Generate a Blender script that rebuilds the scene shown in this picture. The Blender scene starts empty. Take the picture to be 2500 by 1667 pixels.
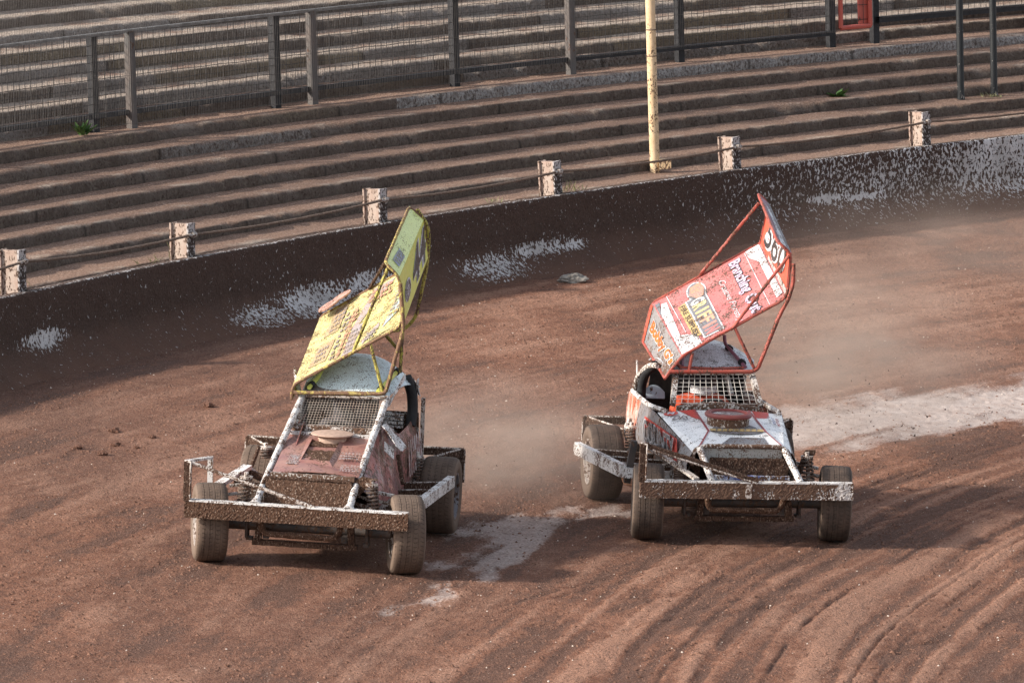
import bpy, math, random
import numpy as np
from mathutils import Vector, Matrix, noise as mnoise

# ------------------------------------------------------------------ camera, world, sun, exposure
S = bpy.context.scene
COL = S.collection
R = math.radians
PITCH, ROLL = R(6.8), R(1.5)
fwd = Vector((0, math.cos(PITCH), -math.sin(PITCH)))
up0 = Vector((0, math.sin(PITCH), math.cos(PITCH)))
rt0 = Vector((1, 0, 0))
upv = up0 * math.cos(ROLL) + rt0 * math.sin(ROLL)
rtv = rt0 * math.cos(ROLL) - up0 * math.sin(ROLL)
cam = bpy.data.objects.new('camera', bpy.data.cameras.new('camera'))
COL.objects.link(cam)
cam.data.sensor_width = 36.0
cam.data.lens = 221.93
cam.data.clip_start = 1.0
cam.data.clip_end = 2000.0
m = Matrix((rtv, upv, -fwd)).transposed().to_4x4()
m.translation = Vector((0.0376, -49.458, 7.342))
cam.matrix_world = m
S.camera = cam

SUN_EL, SUN_AZ = R(28.5), R(-105)          # azimuth clockwise from +Y
world = bpy.data.worlds.new("World")
S.world = world
world.use_nodes = True
wn = world.node_tree
sky = wn.nodes.new('ShaderNodeTexSky')
sky.sky_type = 'NISHITA'
sky.sun_disc = False
sky.sun_elevation = SUN_EL
sky.sun_rotation = SUN_AZ % (2 * math.pi)
sky.dust_density = 2.0
bgn = wn.nodes['Background']
hs = wn.nodes.new('ShaderNodeHueSaturation')          # thin high haze: a paler, less blue sky
hs.inputs['Saturation'].default_value = 0.45
wn.links.new(sky.outputs[0], hs.inputs['Color'])
wn.links.new(hs.outputs[0], bgn.inputs['Color'])
bgn.inputs['Strength'].default_value = 0.15
sl = bpy.data.lights.new('sun', 'SUN')
sl.energy = 3.55
sl.angle = R(3.4)
sl.color = (1.0, 0.915, 0.80)
sun = bpy.data.objects.new('sun', sl)
COL.objects.link(sun)
to_sun = Vector((math.sin(SUN_AZ) * math.cos(SUN_EL), math.cos(SUN_AZ) * math.cos(SUN_EL), math.sin(SUN_EL)))
sun.rotation_euler = to_sun.to_track_quat('Z', 'Y').to_euler()
sun.location = to_sun * 60
S.view_settings.view_transform = 'Standard'
S.view_settings.look = 'None'
S.view_settings.exposure = 0.84
S.view_settings.gamma = 1.0
S.view_settings.use_curve_mapping = False

S.render.engine = 'CYCLES'
S.cycles.use_denoising = True

rnd = random.Random(7)

# ------------------------------------------------------------------ node helpers
def new_mat(name):
    mt = bpy.data.materials.new(name)
    mt.use_nodes = True
    nt = mt.node_tree
    return mt, nt, nt.nodes['Principled BSDF']

def setin(nt, sock, val):
    if isinstance(val, bpy.types.NodeSocket):
        nt.links.new(val, sock)
    elif isinstance(val, (tuple, list)) and sock.type == 'RGBA':
        sock.default_value = (*val[:3], 1.0)
    else:
        sock.default_value = val

def math_(nt, op, a, b=0.0, c=0.0, clamp=False):
    n = nt.nodes.new('ShaderNodeMath'); n.operation = op; n.use_clamp = clamp
    setin(nt, n.inputs[0], a); setin(nt, n.inputs[1], b); setin(nt, n.inputs[2], c)
    return n.outputs[0]

def noise_(nt, vec, scale, detail=3.0, rough=0.55, dist=0.0):
    n = nt.nodes.new('ShaderNodeTexNoise')
    setin(nt, n.inputs['Vector'], vec)
    n.inputs['Scale'].default_value = scale
    n.inputs['Detail'].default_value = detail
    n.inputs['Roughness'].default_value = rough
    n.inputs['Distortion'].default_value = dist
    return n.outputs['Fac']

def step_(nt, v, lo, hi, a=0.0, b=1.0):
    n = nt.nodes.new('ShaderNodeMapRange')
    setin(nt, n.inputs[0], v); setin(nt, n.inputs[1], lo); setin(nt, n.inputs[2], hi)
    n.inputs[3].default_value = a; n.inputs[4].default_value = b
    return n.outputs[0]

def mix_(nt, f, a, b):
    n = nt.nodes.new('ShaderNodeMix'); n.data_type = 'RGBA'
    setin(nt, n.inputs[0], f); setin(nt, n.inputs[6], a); setin(nt, n.inputs[7], b)
    return n.outputs[2]

def coord_(nt, kind='Object', scale=None):
    v = nt.nodes.new('ShaderNodeTexCoord').outputs[kind]
    if scale:
        n = nt.nodes.new('ShaderNodeMapping')
        n.inputs['Scale'].default_value = scale
        nt.links.new(v, n.inputs['Vector'])
        v = n.outputs['Vector']
    return v

def sep_(nt, v):
    n = nt.nodes.new('ShaderNodeSeparateXYZ'); nt.links.new(v, n.inputs[0]); return n.outputs

def attr_(nt, name):
    n = nt.nodes.new('ShaderNodeAttribute'); n.attribute_name = name; return n.outputs['Fac']

def bump_(nt, bs, h, strength=0.5, dist=0.01):
    n = nt.nodes.new('ShaderNodeBump')
    n.inputs['Strength'].default_value = strength
    n.inputs['Distance'].default_value = dist
    nt.links.new(h, n.inputs['Height'])
    nt.links.new(n.outputs[0], bs.inputs['Normal'])

MUD = (0.085, 0.047, 0.031)
MUD2 = (0.145, 0.083, 0.056)
DUST = (0.36, 0.24, 0.19)

def paint(name, base, t=0.62, scale=42, rough=0.45, dust=0.15, base2=None, grad=None, mud=MUD, mud2=MUD2, dustc=DUST, bump=0.5, metal=0.0, speck=0.0, coat=0.0):
    """a painted (or bare) surface with thrown mud stuck on it; t = threshold (lower = more mud)"""
    mt, nt, bs = new_mat(name)
    v = coord_(nt, 'Object', (1.25, 1.0, 0.7))
    n1 = noise_(nt, v, scale, 4.0, 0.6)
    n2 = noise_(nt, v, scale * 0.11, 2.0)
    val = math_(nt, 'MULTIPLY_ADD', n2, 0.55, math_(nt, 'SUBTRACT', n1, 0.275))
    if grad:
        ax, a, b, g = grad
        xyz = sep_(nt, coord_(nt, 'Object'))
        val = math_(nt, 'MULTIPLY_ADD', step_(nt, xyz['XYZ'.index(ax)], a, b), g, val)
    mask = step_(nt, val, t - 0.012, t + 0.02)
    n3 = noise_(nt, v, 6.0, 4.0)
    n4 = noise_(nt, v, 140.0, 2.0)
    bc = base
    if base2:
        bc = mix_(nt, step_(nt, noise_(nt, v, 9.0, 5.0, 0.65, 0.6), 0.42, 0.62), base, base2)
    bc = mix_(nt, math_(nt, 'MULTIPLY', step_(nt, n3, 0.3, 0.7), dust * 2), bc, dustc)
    if speck:
        n5 = noise_(nt, v, 95.0, 2.0)
        bc = mix_(nt, math_(nt, 'MULTIPLY', step_(nt, n5, 0.60, 0.64), speck), bc, mud)
    mc = mix_(nt, step_(nt, n4, 0.35, 0.7), mud, mud2)
    c = mix_(nt, mask, bc, mc)
    nt.links.new(c, bs.inputs['Base Color'])
    r = math_(nt, 'MULTIPLY_ADD', mask, 0.9 - rough, rough)
    nt.links.new(math_(nt, 'MULTIPLY_ADD', step_(nt, n3, 0.3, 0.7), 0.15, r), bs.inputs['Roughness'])
    bs.inputs['Metallic'].default_value = metal
    bs.inputs['Specular IOR Level'].default_value = 0.4
    if coat:
        bs.inputs['Coat Weight'].default_value = coat
    h = math_(nt, 'MULTIPLY_ADD', mask, 1.0, math_(nt, 'MULTIPLY', n4, 0.6))
    bump_(nt, bs, h, bump, 0.006)
    return mt

def mudmat(name, fleck=0.7, c1=MUD, c2=MUD2):
    """thick stuck shale with pale grit in it"""
    mt, nt, bs = new_mat(name)
    v = coord_(nt, 'Object', (1.2, 1, 0.8))
    a = noise_(nt, v, 55, 5, 0.7)
    b = noise_(nt, coord_(nt, 'Object', (1.0, 1.0, 0.6)), 95, 3, 0.6)
    c = mix_(nt, step_(nt, a, 0.36, 0.64), c1, c2)
    c = mix_(nt, step_(nt, b, 0.45, 0.36), c, tuple(x * .45 for x in c1))
    c = mix_(nt, math_(nt, 'MULTIPLY', step_(nt, b, 0.60, 0.645), fleck), c, (0.46, 0.36, 0.29))
    nt.links.new(c, bs.inputs['Base Color'])
    bs.inputs['Roughness'].default_value = 0.95
    bs.inputs['Specular IOR Level'].default_value = 0.15
    bump_(nt, bs, math_(nt, 'ADD', a, math_(nt, 'MULTIPLY', b, 0.8)), 1.0, 0.016)
    return mt

def plain(name, base, rough=0.6, metal=0.0, var=0.25, scale=30, spec=0.4):
    mt, nt, bs = new_mat(name)
    v = coord_(nt)
    n = noise_(nt, v, scale, 4)
    c = mix_(nt, step_(nt, n, 0.3, 0.7), tuple(x * (1 - var) for x in base), tuple(min(1, x * (1 + var)) for x in base))
    nt.links.new(c, bs.inputs['Base Color'])
    bs.inputs['Roughness'].default_value = rough
    bs.inputs['Metallic'].default_value = metal
    bs.inputs['Specular IOR Level'].default_value = spec
    bump_(nt, bs, n, 0.15, 0.005)
    return mt

# ------------------------------------------------------------------ mesh helpers
class MB:
    def __init__(s): s.v = []; s.f = []
    def add(s, vs, fs):
        o = len(s.v); s.v += [Vector(p) for p in vs]; s.f += [tuple(i + o for i in f) for f in fs]; return s
    def hexa(s, p):   # 4 bottom, 4 top, both counter-clockwise from above
        return s.add(p, [(3, 2, 1, 0), (4, 5, 6, 7), (0, 1, 5, 4), (1, 2, 6, 5), (2, 3, 7, 6), (3, 0, 4, 7)])
    def box(s, lo, hi):
        x0, y0, z0 = lo; x1, y1, z1 = hi
        return s.hexa([(x0, y0, z0), (x1, y0, z0), (x1, y1, z0), (x0, y1, z0), (x0, y0, z1), (x1, y0, z1), (x1, y1, z1), (x0, y1, z1)])
    def bar(s, a, b, w, h, upd=(0, 0, 1)):   # rectangular bar from a to b
        a, b = Vector(a), Vector(b); d = (b - a).normalized(); u = Vector(upd)
        sd = d.cross(u).normalized(); u = sd.cross(d).normalized()
        sd *= w / 2; u *= h / 2
        return s.hexa([a - sd - u, b - sd - u, b + sd - u, a + sd - u, a - sd + u, b - sd + u, b + sd + u, a + sd + u])
    def plate(s, poly, th=0.006):
        p = [Vector(q) for q in poly]
        n = Vector((0, 0, 0))
        for i in range(len(p)):
            n += p[i].cross(p[(i + 1) % len(p)])
        n.normalize(); k = len(p)
        vs = [q + n * th / 2 for q in p] + [q - n * th / 2 for q in p]
        fs = [tuple(range(k)), tuple(reversed(range(k, 2 * k)))] + [(i, k + i, k + (i + 1) % k, (i + 1) % k) for i in range(k)]
        return s.add(vs, fs)
    def tube(s, pts, r, n=10, closed=False, seg=None, fillet=0.0, cap=True):
        p = [Vector(q) for q in pts]
        if fillet and len(p) > 2:
            q = [p[0]] if not closed else []
            rng = range(len(p)) if closed else range(1, len(p) - 1)
            for i in rng:
                a, b, c = p[i - 1], p[i], p[(i + 1) % len(p)]
                e = min(fillet, (a - b).length * .45, (c - b).length * .45)
                A = b + (a - b).normalized() * e; C = b + (c - b).normalized() * e
                for t in (0, .25, .5, .75, 1):
                    q.append(A * (1 - t) ** 2 + b * 2 * t * (1 - t) + C * t * t)
            if not closed: q.append(p[-1])
            p = q
        if seg:
            q = []
            L = len(p) if closed else len(p) - 1
            for i in range(L):
                a, b = p[i], p[(i + 1) % len(p)]
                k = max(1, int((b - a).length / seg))
                q += [a.lerp(b, t / k) for t in range(k)]
            if not closed: q.append(p[-1])
            p = q
        k = len(p); o = len(s.v); prev = None
        for i in range(k):
            if closed: d = p[(i + 1) % k] - p[i - 1]
            else: d = p[min(i + 1, k - 1)] - p[max(i - 1, 0)]
            d.normalize()
            if prev is None:
                u = d.orthogonal().normalized()
            else:
                u = (prev - d * prev.dot(d)).normalized()
            prev = u; w = d.cross(u)
            rr = r[i] if isinstance(r, (list, tuple)) else r
            for j in range(n):
                a = 2 * math.pi * j / n
                s.v.append(p[i] + (u * math.cos(a) + w * math.sin(a)) * rr)
        for i in range(k if closed else k - 1):
            i2 = (i + 1) % k
            for j in range(n):
                s.f.append((o + i * n + j, o + i * n + (j + 1) % n, o + i2 * n + (j + 1) % n, o + i2 * n + j))
        if cap and not closed:
            s.f.append(tuple(o + j for j in reversed(range(n)))); s.f.append(tuple(o + (k - 1) * n + j for j in range(n)))
        return s
    def lathe(s, prof, n=40, axis='z', c=(0, 0, 0), closed=False):
        o = len(s.v); c = Vector(c); k = len(prof)
        for (r, h) in prof:
            for j in range(n):
                a = 2 * math.pi * j / n
                x, y = r * math.cos(a), r * math.sin(a)
                s.v.append(c + (Vector((x, y, h)) if axis == 'z' else Vector((x, h, y)) if axis == 'y' else Vector((h, x, y))))
        for i in range(k if closed else k - 1):
            i2 = (i + 1) % k
            for j in range(n):
                s.f.append((o + i * n + j, o + i * n + (j + 1) % n, o + i2 * n + (j + 1) % n, o + i2 * n + j))
        return s
    def grid(s, fn, nu, nv):
        o = len(s.v)
        for i in range(nu + 1):
            for j in range(nv + 1):
                s.v.append(Vector(fn(i / nu, j / nv)))
        for i in range(nu):
            for j in range(nv):
                a = o + i * (nv + 1) + j
                s.f.append((a, a + nv + 1, a + nv + 2, a + 1))
        return s
    def shell(s, fn, nu, nv, th):
        """grid with thickness th below it (along z-ish normal)"""
        def nrm(u, v):
            e = 1e-3
            a = Vector(fn(min(u + e, 1), v)) - Vector(fn(max(u - e, 0), v)); b = Vector(fn(u, min(v + e, 1))) - Vector(fn(u, max(v - e, 0)))
            n = a.cross(b); return n.normalized() if n.length else Vector((0, 0, 1))
        s.grid(fn, nu, nv)
        o = len(s.v)
        s.grid(lambda u, v: Vector(fn(u, v)) - nrm(u, v) * th, nu, nv)
        w = nv + 1; b0 = o - (nu + 1) * w
        s.f = s.f[:-nu * nv] + [tuple(reversed(f)) for f in s.f[-nu * nv:]]
        for i in range(nu):
            s.f += [(b0 + i * w, o + i * w, o + (i + 1) * w, b0 + (i + 1) * w), (b0 + i * w + nv, b0 + (i + 1) * w + nv, o + (i + 1) * w + nv, o + i * w + nv)]
        for j in range(nv):
            s.f += [(b0 + j, b0 + j + 1, o + j + 1, o + j), (b0 + nu * w + j, o + nu * w + j, o + nu * w + j + 1, b0 + nu * w + j + 1)]
        return s
    def mudbox(s, lo, hi, seg=0.022, amp=0.005, shear=None):
        """box with finely divided faces roughened like stuck mud"""
        lo, hi = Vector(lo), Vector(hi)
        n = [max(1, int((hi[i] - lo[i]) / seg)) for i in range(3)]
        idx = {}; c = (lo + hi) / 2
        def vid(i, j, k):
            q = (i, j, k)
            if q not in idx:
                p = Vector((lo[0] + (hi[0] - lo[0]) * i / n[0], lo[1] + (hi[1] - lo[1]) * j / n[1], lo[2] + (hi[2] - lo[2]) * k / n[2]))
                d = mnoise.noise_vector(p * 90.0 + c * 3) * amp * .9 + mnoise.noise_vector(p * 17.0) * amp * .35
                if shear: p = Vector(shear(p))
                idx[q] = len(s.v); s.v.append(p + d)
            return idx[q]
        for i in range(n[0]):
            for j in range(n[1]):
                s.f.append((vid(i, j, 0), vid(i, j + 1, 0), vid(i + 1, j + 1, 0), vid(i + 1, j, 0)))
                s.f.append((vid(i, j, n[2]), vid(i + 1, j, n[2]), vid(i + 1, j + 1, n[2]), vid(i, j + 1, n[2])))
        for i in range(n[0]):
            for k in range(n[2]):
                s.f.append((vid(i, 0, k), vid(i + 1, 0, k), vid(i + 1, 0, k + 1), vid(i, 0, k + 1)))
                s.f.append((vid(i, n[1], k), vid(i, n[1], k + 1), vid(i + 1, n[1], k + 1), vid(i + 1, n[1], k)))
        for j in range(n[1]):
            for k in range(n[2]):
                s.f.append((vid(0, j, k), vid(0, j, k + 1), vid(0, j + 1, k + 1), vid(0, j + 1, k)))
                s.f.append((vid(n[0], j, k), vid(n[0], j + 1, k), vid(n[0], j + 1, k + 1), vid(n[0], j, k + 1)))
        return s
    def rough(s, amp, freq=40):
        for p in s.v:
            p += mnoise.noise_vector(p * freq) * amp
        return s
    def mesh(s, name, smooth=False):
        me = bpy.data.meshes.new(name)
        me.from_pydata([tuple(p) for p in s.v], [], s.f)
        if smooth:
            me.shade_smooth()
            try: me.set_sharp_from_angle(angle=R(40))
            except Exception: pass
        me.validate()
        return me

def obj(name, mb, mat, parent=None, smooth=False, loc=None):
    me = mb.mesh(name, smooth) if isinstance(mb, MB) else mb
    if mat is not None and not me.materials:
        me.materials.append(mat)
    o = bpy.data.objects.new(name, me)
    COL.objects.link(o)
    if parent: o.parent = parent
    if loc: o.location = loc
    return o

def tag(o, label=None, cat=None, group=None, kind=None):
    if label: o['label'] = label
    if cat: o['category'] = cat
    if group: o['group'] = group
    if kind: o['kind'] = kind
    return o

def empty(name, mat4=None, loc=None):
    o = bpy.data.objects.new(name, None)
    o.empty_display_size = 0.2
    COL.objects.link(o)
    if mat4 is not None: o.matrix_world = mat4
    if loc is not None: o.location = loc
    return o

def np_mesh(name, V, F, mat, attrs=None, smooth=False):
    me = bpy.data.meshes.new(name)
    nv, nf, k = len(V), len(F), F.shape[1]
    me.vertices.add(nv); me.vertices.foreach_set('co', V.astype(np.float32).ravel())
    me.loops.add(nf * k); me.loops.foreach_set('vertex_index', F.astype(np.int32).ravel())
    me.polygons.add(nf)
    me.polygons.foreach_set('loop_start', np.arange(0, nf * k, k, dtype=np.int32))
    me.polygons.foreach_set('loop_total', np.full(nf, k, dtype=np.int32))
    me.update(calc_edges=True)
    for an, av in (attrs or {}).items():
        a = me.attributes.new(an, 'FLOAT', 'POINT'); a.data.foreach_set('value', av.astype(np.float32).ravel())
    if smooth: me.shade_smooth()
    me.materials.append(mat)
    return me

# vectorised value noise
def _hash(ix, iy, seed):
    h = (ix.astype(np.int64) * 374761393 + iy.astype(np.int64) * 668265263 + seed * 974634777) & 0x7fffffff
    h = ((h ^ (h >> 13)) * 1274126177) & 0x7fffffff
    h = h ^ (h >> 16)
    return (h & 0xffff) / 65535.0
def vnoise(x, y, seed=0):
    ix, iy = np.floor(x), np.floor(y); fx, fy = x - ix, y - iy
    fx = fx * fx * (3 - 2 * fx); fy = fy * fy * (3 - 2 * fy)
    a, b = _hash(ix, iy, seed), _hash(ix + 1, iy, seed); c, d = _hash(ix, iy + 1, seed), _hash(ix + 1, iy + 1, seed)
    return (a * (1 - fx) + b * fx) * (1 - fy) + (c * (1 - fx) + d * fx) * fy
def fbm(x, y, oct=4, seed=0, g=0.5):
    s = np.zeros_like(x); a = 1.0; t = 0.0
    for i in range(oct):
        s += a * vnoise(x, y, seed + i * 17); t += a; a *= g; x = x * 2.03 + 5.1; y = y * 2.03 + 1.7
    return s / t
def sstep(a, b, x):
    t = np.clip((x - a) / (b - a), 0, 1); return t * t * (3 - 2 * t)

# ------------------------------------------------------------------ the place: track ground
CX, CY, R0 = 35.418, -12.256, 44.168       # the bend: centre and inner radius of the barrier wall
WALL_TOP, WALL_BASE = 1.15, 0.40
SX, SY = -0.0673, 0.03                      # banking of the shale

def polar(th, r, z=0.0):
    a = R(th); return Vector((CX + r * math.cos(a), CY + r * math.sin(a), z))

def ground_base(X, Y):
    xs = 14 * np.tanh(X / 14.0); ys = 26 * np.tanh(Y / 26.0)
    xs = np.where(np.abs(X) < 7, X, np.sign(X) * (7 + 6 * np.tanh((np.abs(X) - 7) / 6)))
    ys = np.where(np.abs(Y) < 12, Y, np.sign(Y) * (12 + 8 * np.tanh((np.abs(Y) - 12) / 8)))
    p = SX * xs + SY * ys
    s = R0 - np.hypot(X - CX, Y - CY)       # distance inside the wall
    w = sstep(2.2, 0.1, s)
    th = np.degrees(np.arctan2(Y - CY, X - CX))
    near = sstep(100, 120, th) * sstep(190, 172, th)
    p = p * (1 - w * near) + WALL_BASE * w * near
    out = sstep(-0.3, -3.0, s)
    return p * (1 - out) + (-0.3) * out

def poly_mask(X, Y, poly, soft):
    """signed-distance style soft mask of a polygon"""
    inside = np.zeros(X.shape, bool); d = np.full(X.shape, 1e9)
    n = len(poly)
    for i in range(n):
        x0, y0 = poly[i]; x1, y1 = poly[(i + 1) % n]
        c = ((y0 > Y) != (y1 > Y)) & (X < (x1 - x0) * (Y - y0) / (y1 - y0 + 1e-12) + x0)
        inside ^= c
        ex, ey = x1 - x0, y1 - y0
        t = np.clip(((X - x0) * ex + (Y - y0) * ey) / (ex * ex + ey * ey), 0, 1)
        d = np.minimum(d, np.hypot(X - x0 - t * ex, Y - y0 - t * ey))
    sd = np.where(inside, -d, d)
    return sd

xs = np.concatenate([-np.geomspace(700, 7, 16), np.arange(-6.4, 7.4, 0.0165), np.geomspace(8, 700, 16)])
ys = np.concatenate([-np.geomspace(700, 9.5, 16), np.arange(-9.0, 22.5, 0.042), np.geomspace(23.2, 700, 16)])
GX, GY = np.meshgrid(xs, ys, indexing='ij')
fine = ((GX > -6.6) & (GX < 7.6) & (GY > -9.2) & (GY < 22.7)).astype(float)
rr = np.hypot(GX - CX, GY - CY); tt = np.arctan2(GY - CY, GX - CX) * 38.0
Z = ground_base(GX, GY)
rut_zone = sstep(-0.9, 2.2, GX * 0.8 - GY * 0.25) * sstep(5.5, 2.0, GY)
warp = 0.22 * (fbm(GX * .5, GY * .3, 2, 5) - .5) + .03 * (fbm(GX * 7, GY * 4, 2, 6) - .5)
rut = fbm((rr + warp) * 3.6, tt * 0.07, 3, 11)
rut2 = fbm((rr + warp) * 9.0, tt * 0.10, 2, 23)
def ridge(x, y, seed, lo=.72):
    return sstep(lo, 1.0, 1 - np.abs(2 * vnoise(x, y, seed) - 1))
gate_ = sstep(.42, .60, fbm(rr * 1.3, tt * .10, 2, 31))
r2 = np.hypot(GX - CX + 9, GY - CY + 7)          # older, crossing wheel lines on a tighter arc
groove = ridge((rr + warp * .6) * 6.3, tt * .045, 37) * gate_ + .8 * ridge(r2 * 5.1, GY * .05, 43, .80) * sstep(.5, .65, fbm(r2 * 1.1, GY * .12, 2, 47))
groove = np.clip(groove, 0, 1.2) * (.25 + .75 * rut_zone) * sstep(.25, .5, fbm(GX * 3, GY * 1.2, 3, 53))
lump = fbm(GX * 3.0, GY * 3.0, 4, 3)
fineN = fbm(GX * 26, GY * 22, 3, 41)
furrow = fbm((rr + warp) * 5.5, tt * 0.5, 3, 77)
brkup = fbm(GX * 2.1, GY * 1.1, 3, 177)
Z += fine * ((0.010 + 0.030 * rut_zone) * (rut - .5) + 0.016 * rut_zone * (rut2 - .5) + 0.022 * (lump - .5) + 0.014 * (fineN - .5) * (.5 + brkup) + 0.008 * (furrow - .5) - .016 * groove)
# pale polished clay where the loose shale has been swept off
wx = GX + 0.5 * (fbm(GX * 1.6, GY * 1.6, 4, 61) - .5) + 0.25 * (fbm(GX * 6, GY * 3, 3, 67) - .5)
wy = GY + 1.0 * (fbm(GX * 1.6, GY * 1.2, 4, 71) - .5) + 0.7 * (fbm(GX * 6, GY * 2, 3, 73) - .5)
sd = poly_mask(wx, wy, [(1.7, 4.5), (2.3, 5.7), (3.0, 6.6), (3.9, 7.5), (4.8, 8.4), (8, 12.0), (9, 9.6), (4.8, 6.3), (3.9, 5.7), (3.1, 5.0), (2.4, 4.2)], 1)
streak = fbm((rr + warp) * 7, tt * .5, 4, 191)
pale = sstep(0.85, -0.55, sd + .9 * (streak - .5))
def capsule(ax, ay, bx, by, w):
    ex, ey = bx - ax, by - ay
    px, py = GX + .4 * (wx - GX), GY + .5 * (wy - GY)
    t = np.clip(((px - ax) * ex + (py - ay) * ey) / (ex * ex + ey * ey), 0, 1)
    return np.hypot(px - ax - t * ex, (py - ay - t * ey) * 0.45) - w
brk = fbm(GX * 2.6 + 9, GY * 1.3, 4, 83)
d2 = np.minimum.reduce([capsule(-.86, -3.95, -.48, -3.0, .10), capsule(-.5, -2.75, -.02, -1.45, .15), capsule(-.15, -1.5, .15, -.3, .22), capsule(-.1, -.2, .75, .75, .22), capsule(-.55, -.45, .5, .35, .10), capsule(.3, .3, 1.05, .95, .12), capsule(-.8, -1.95, -.25, -1.85, .07), capsule(-.95, -4.35, -.90, -4.2, .05)])
pale2 = sstep(0.10, -0.12, d2 + .25 * (streak - .5)) * sstep(0.24, 0.50, .6 * brk + .4 * fbm(GX * 9, GY * 2.2, 3, 87))
pale = np.maximum(pale * (0.72 + 0.4 * fbm(GX * 2, GY * 1, 4, 93)), pale2 * 0.62)
dk = sstep(0.9, 0.0, d2) * 0.6
pale = np.clip(pale, 0, 1) * fine
damp_shade = np.clip(sstep(0.45, 0.68, fbm(GX * .45 + 3, GY * .22, 4, 101)) * .4 + .45 * sstep(1.0, -4.5, GX) * sstep(-4, 3, GY) + dk * 0.8 + sstep(1.3, 0.1, R0 - rr) * 0.5, 0, 1)  # damp patches and fresh dirt, plus shade painted at left and wall foot
rutc = np.clip(0.5 + ((rut - .5) * 2.0 + (rut2 - .5) * 1.3) * rut_zone + (furrow - .5) * .9 + (brkup - .5) * .7 + (fineN - .5) * .3 - .42 * groove, 0, 1)
Z -= pale * 0.012 * fine
idx = np.arange(GX.size).reshape(GX.shape)
F = np.stack([idx[:-1, :-1], idx[1:, :-1], idx[1:, 1:], idx[:-1, 1:]], -1).reshape(-1, 4)

def ground_mat():
    mt, nt, bs = new_mat('shale')
    v = coord_(nt)
    xyz = coord_(nt, 'Object', (1.0, 0.8, 1.0))
    p, dmp_shade, rc = attr_(nt, 'pale'), attr_(nt, 'damp_shade'), attr_(nt, 'rutc')
    n1 = noise_(nt, v, 1.1, 5, 0.6)
    n2 = noise_(nt, v, 7.0, 5, 0.65)
    n3 = noise_(nt, xyz, 48.0, 4, 0.7)
    n4 = noise_(nt, xyz, 95.0, 2, 0.5)
    rc = math_(nt, 'ADD', rc, math_(nt, 'MULTIPLY_ADD', math_(nt, 'SUBTRACT', n2, 0.5), 0.5, math_(nt, 'MULTIPLY', math_(nt, 'SUBTRACT', n3, 0.5), 0.35)))
    c = mix_(nt, step_(nt, n1, 0.35, 0.66), (0.165, 0.067, 0.038), (0.240, 0.107, 0.064))
    c = mix_(nt, math_(nt, 'MULTIPLY', step_(nt, n2, 0.42, 0.70), 0.55), c, (0.30, 0.150, 0.096))
    c = mix_(nt, math_(nt, 'MULTIPLY', step_(nt, rc, 0.5, 0.85), 0.8), c, (0.37, 0.200, 0.134))
    c = mix_(nt, math_(nt, 'MULTIPLY', step_(nt, rc, 0.42, 0.22), 0.8), c, (0.105, 0.056, 0.040))
    c = mix_(nt, math_(nt, 'MULTIPLY', dmp_shade, 0.62), c, (0.095, 0.056, 0.043))
    c = mix_(nt, math_(nt, 'MULTIPLY', step_(nt, n3, 0.50, 0.38), 0.6), c, (0.080, 0.042, 0.031))
    c = mix_(nt, math_(nt, 'MULTIPLY', step_(nt, n3, 0.58, 0.70), 0.5), c, (0.38, 0.235, 0.18))
    n5 = noise_(nt, xyz, 75.0, 3, 0.6)
    c = mix_(nt, math_(nt, 'MULTIPLY', step_(nt, n5, 0.44, 0.36), 0.8), c, (0.062, 0.032, 0.023))
    c = mix_(nt, math_(nt, 'MULTIPLY', step_(nt, n5, 0.60, 0.68), 0.5), c, (0.36, 0.225, 0.17))
    c = mix_(nt, step_(nt, n4, 0.70, 0.72), c, (0.50, 0.38, 0.31))
    pn = math_(nt, 'ADD', p, math_(nt, 'MULTIPLY', math_(nt, 'SUBTRACT', n3, 0.5), 1.1))
    pm = math_(nt, 'MULTIPLY', step_(nt, pn, 0.30, 0.80), 0.92)
    pc = mix_(nt, step_(nt, n2, 0.3, 0.7), (0.36, 0.285, 0.25), (0.52, 0.45, 0.415))
    pc = mix_(nt, math_(nt, 'MULTIPLY', step_(nt, n4, 0.60, 0.66), 0.55), pc, (0.16, 0.10, 0.08))
    c = mix_(nt, pm, c, pc)
    nt.links.new(c, bs.inputs['Base Color'])
    nt.links.new(math_(nt, 'MULTIPLY_ADD', pm, -0.2, 0.95), bs.inputs['Roughness'])
    bs.inputs['Specular IOR Level'].default_value = 0.2
    h = math_(nt, 'MULTIPLY', math_(nt, 'MULTIPLY_ADD', n4, 0.35, n3), math_(nt, 'MULTIPLY_ADD', pm, -0.75, 1.0))
    bump_(nt, bs, h, 1.0, 0.018)
    return mt
M_ground = ground_mat()
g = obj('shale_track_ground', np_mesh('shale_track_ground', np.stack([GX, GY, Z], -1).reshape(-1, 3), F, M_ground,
        {'pale': pale, 'damp_shade': damp_shade, 'rutc': rutc}, smooth=True), None)
tag(g, 'reddish brown banked shale track surface with ruts and pale swept patches', 'ground', kind='structure')

def ground_z(x, y):
    i = int(np.clip(np.searchsorted(xs, x), 1, len(xs) - 1)); j = int(np.clip(np.searchsorted(ys, y), 1, len(ys) - 1))
    tx = (x - xs[i - 1]) / (xs[i] - xs[i - 1]); ty = (y - ys[j - 1]) / (ys[j] - ys[j - 1])
    return float((Z[i - 1, j - 1] * (1 - tx) + Z[i, j - 1] * tx) * (1 - ty) + (Z[i - 1, j] * (1 - tx) + Z[i, j] * tx) * ty)

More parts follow.
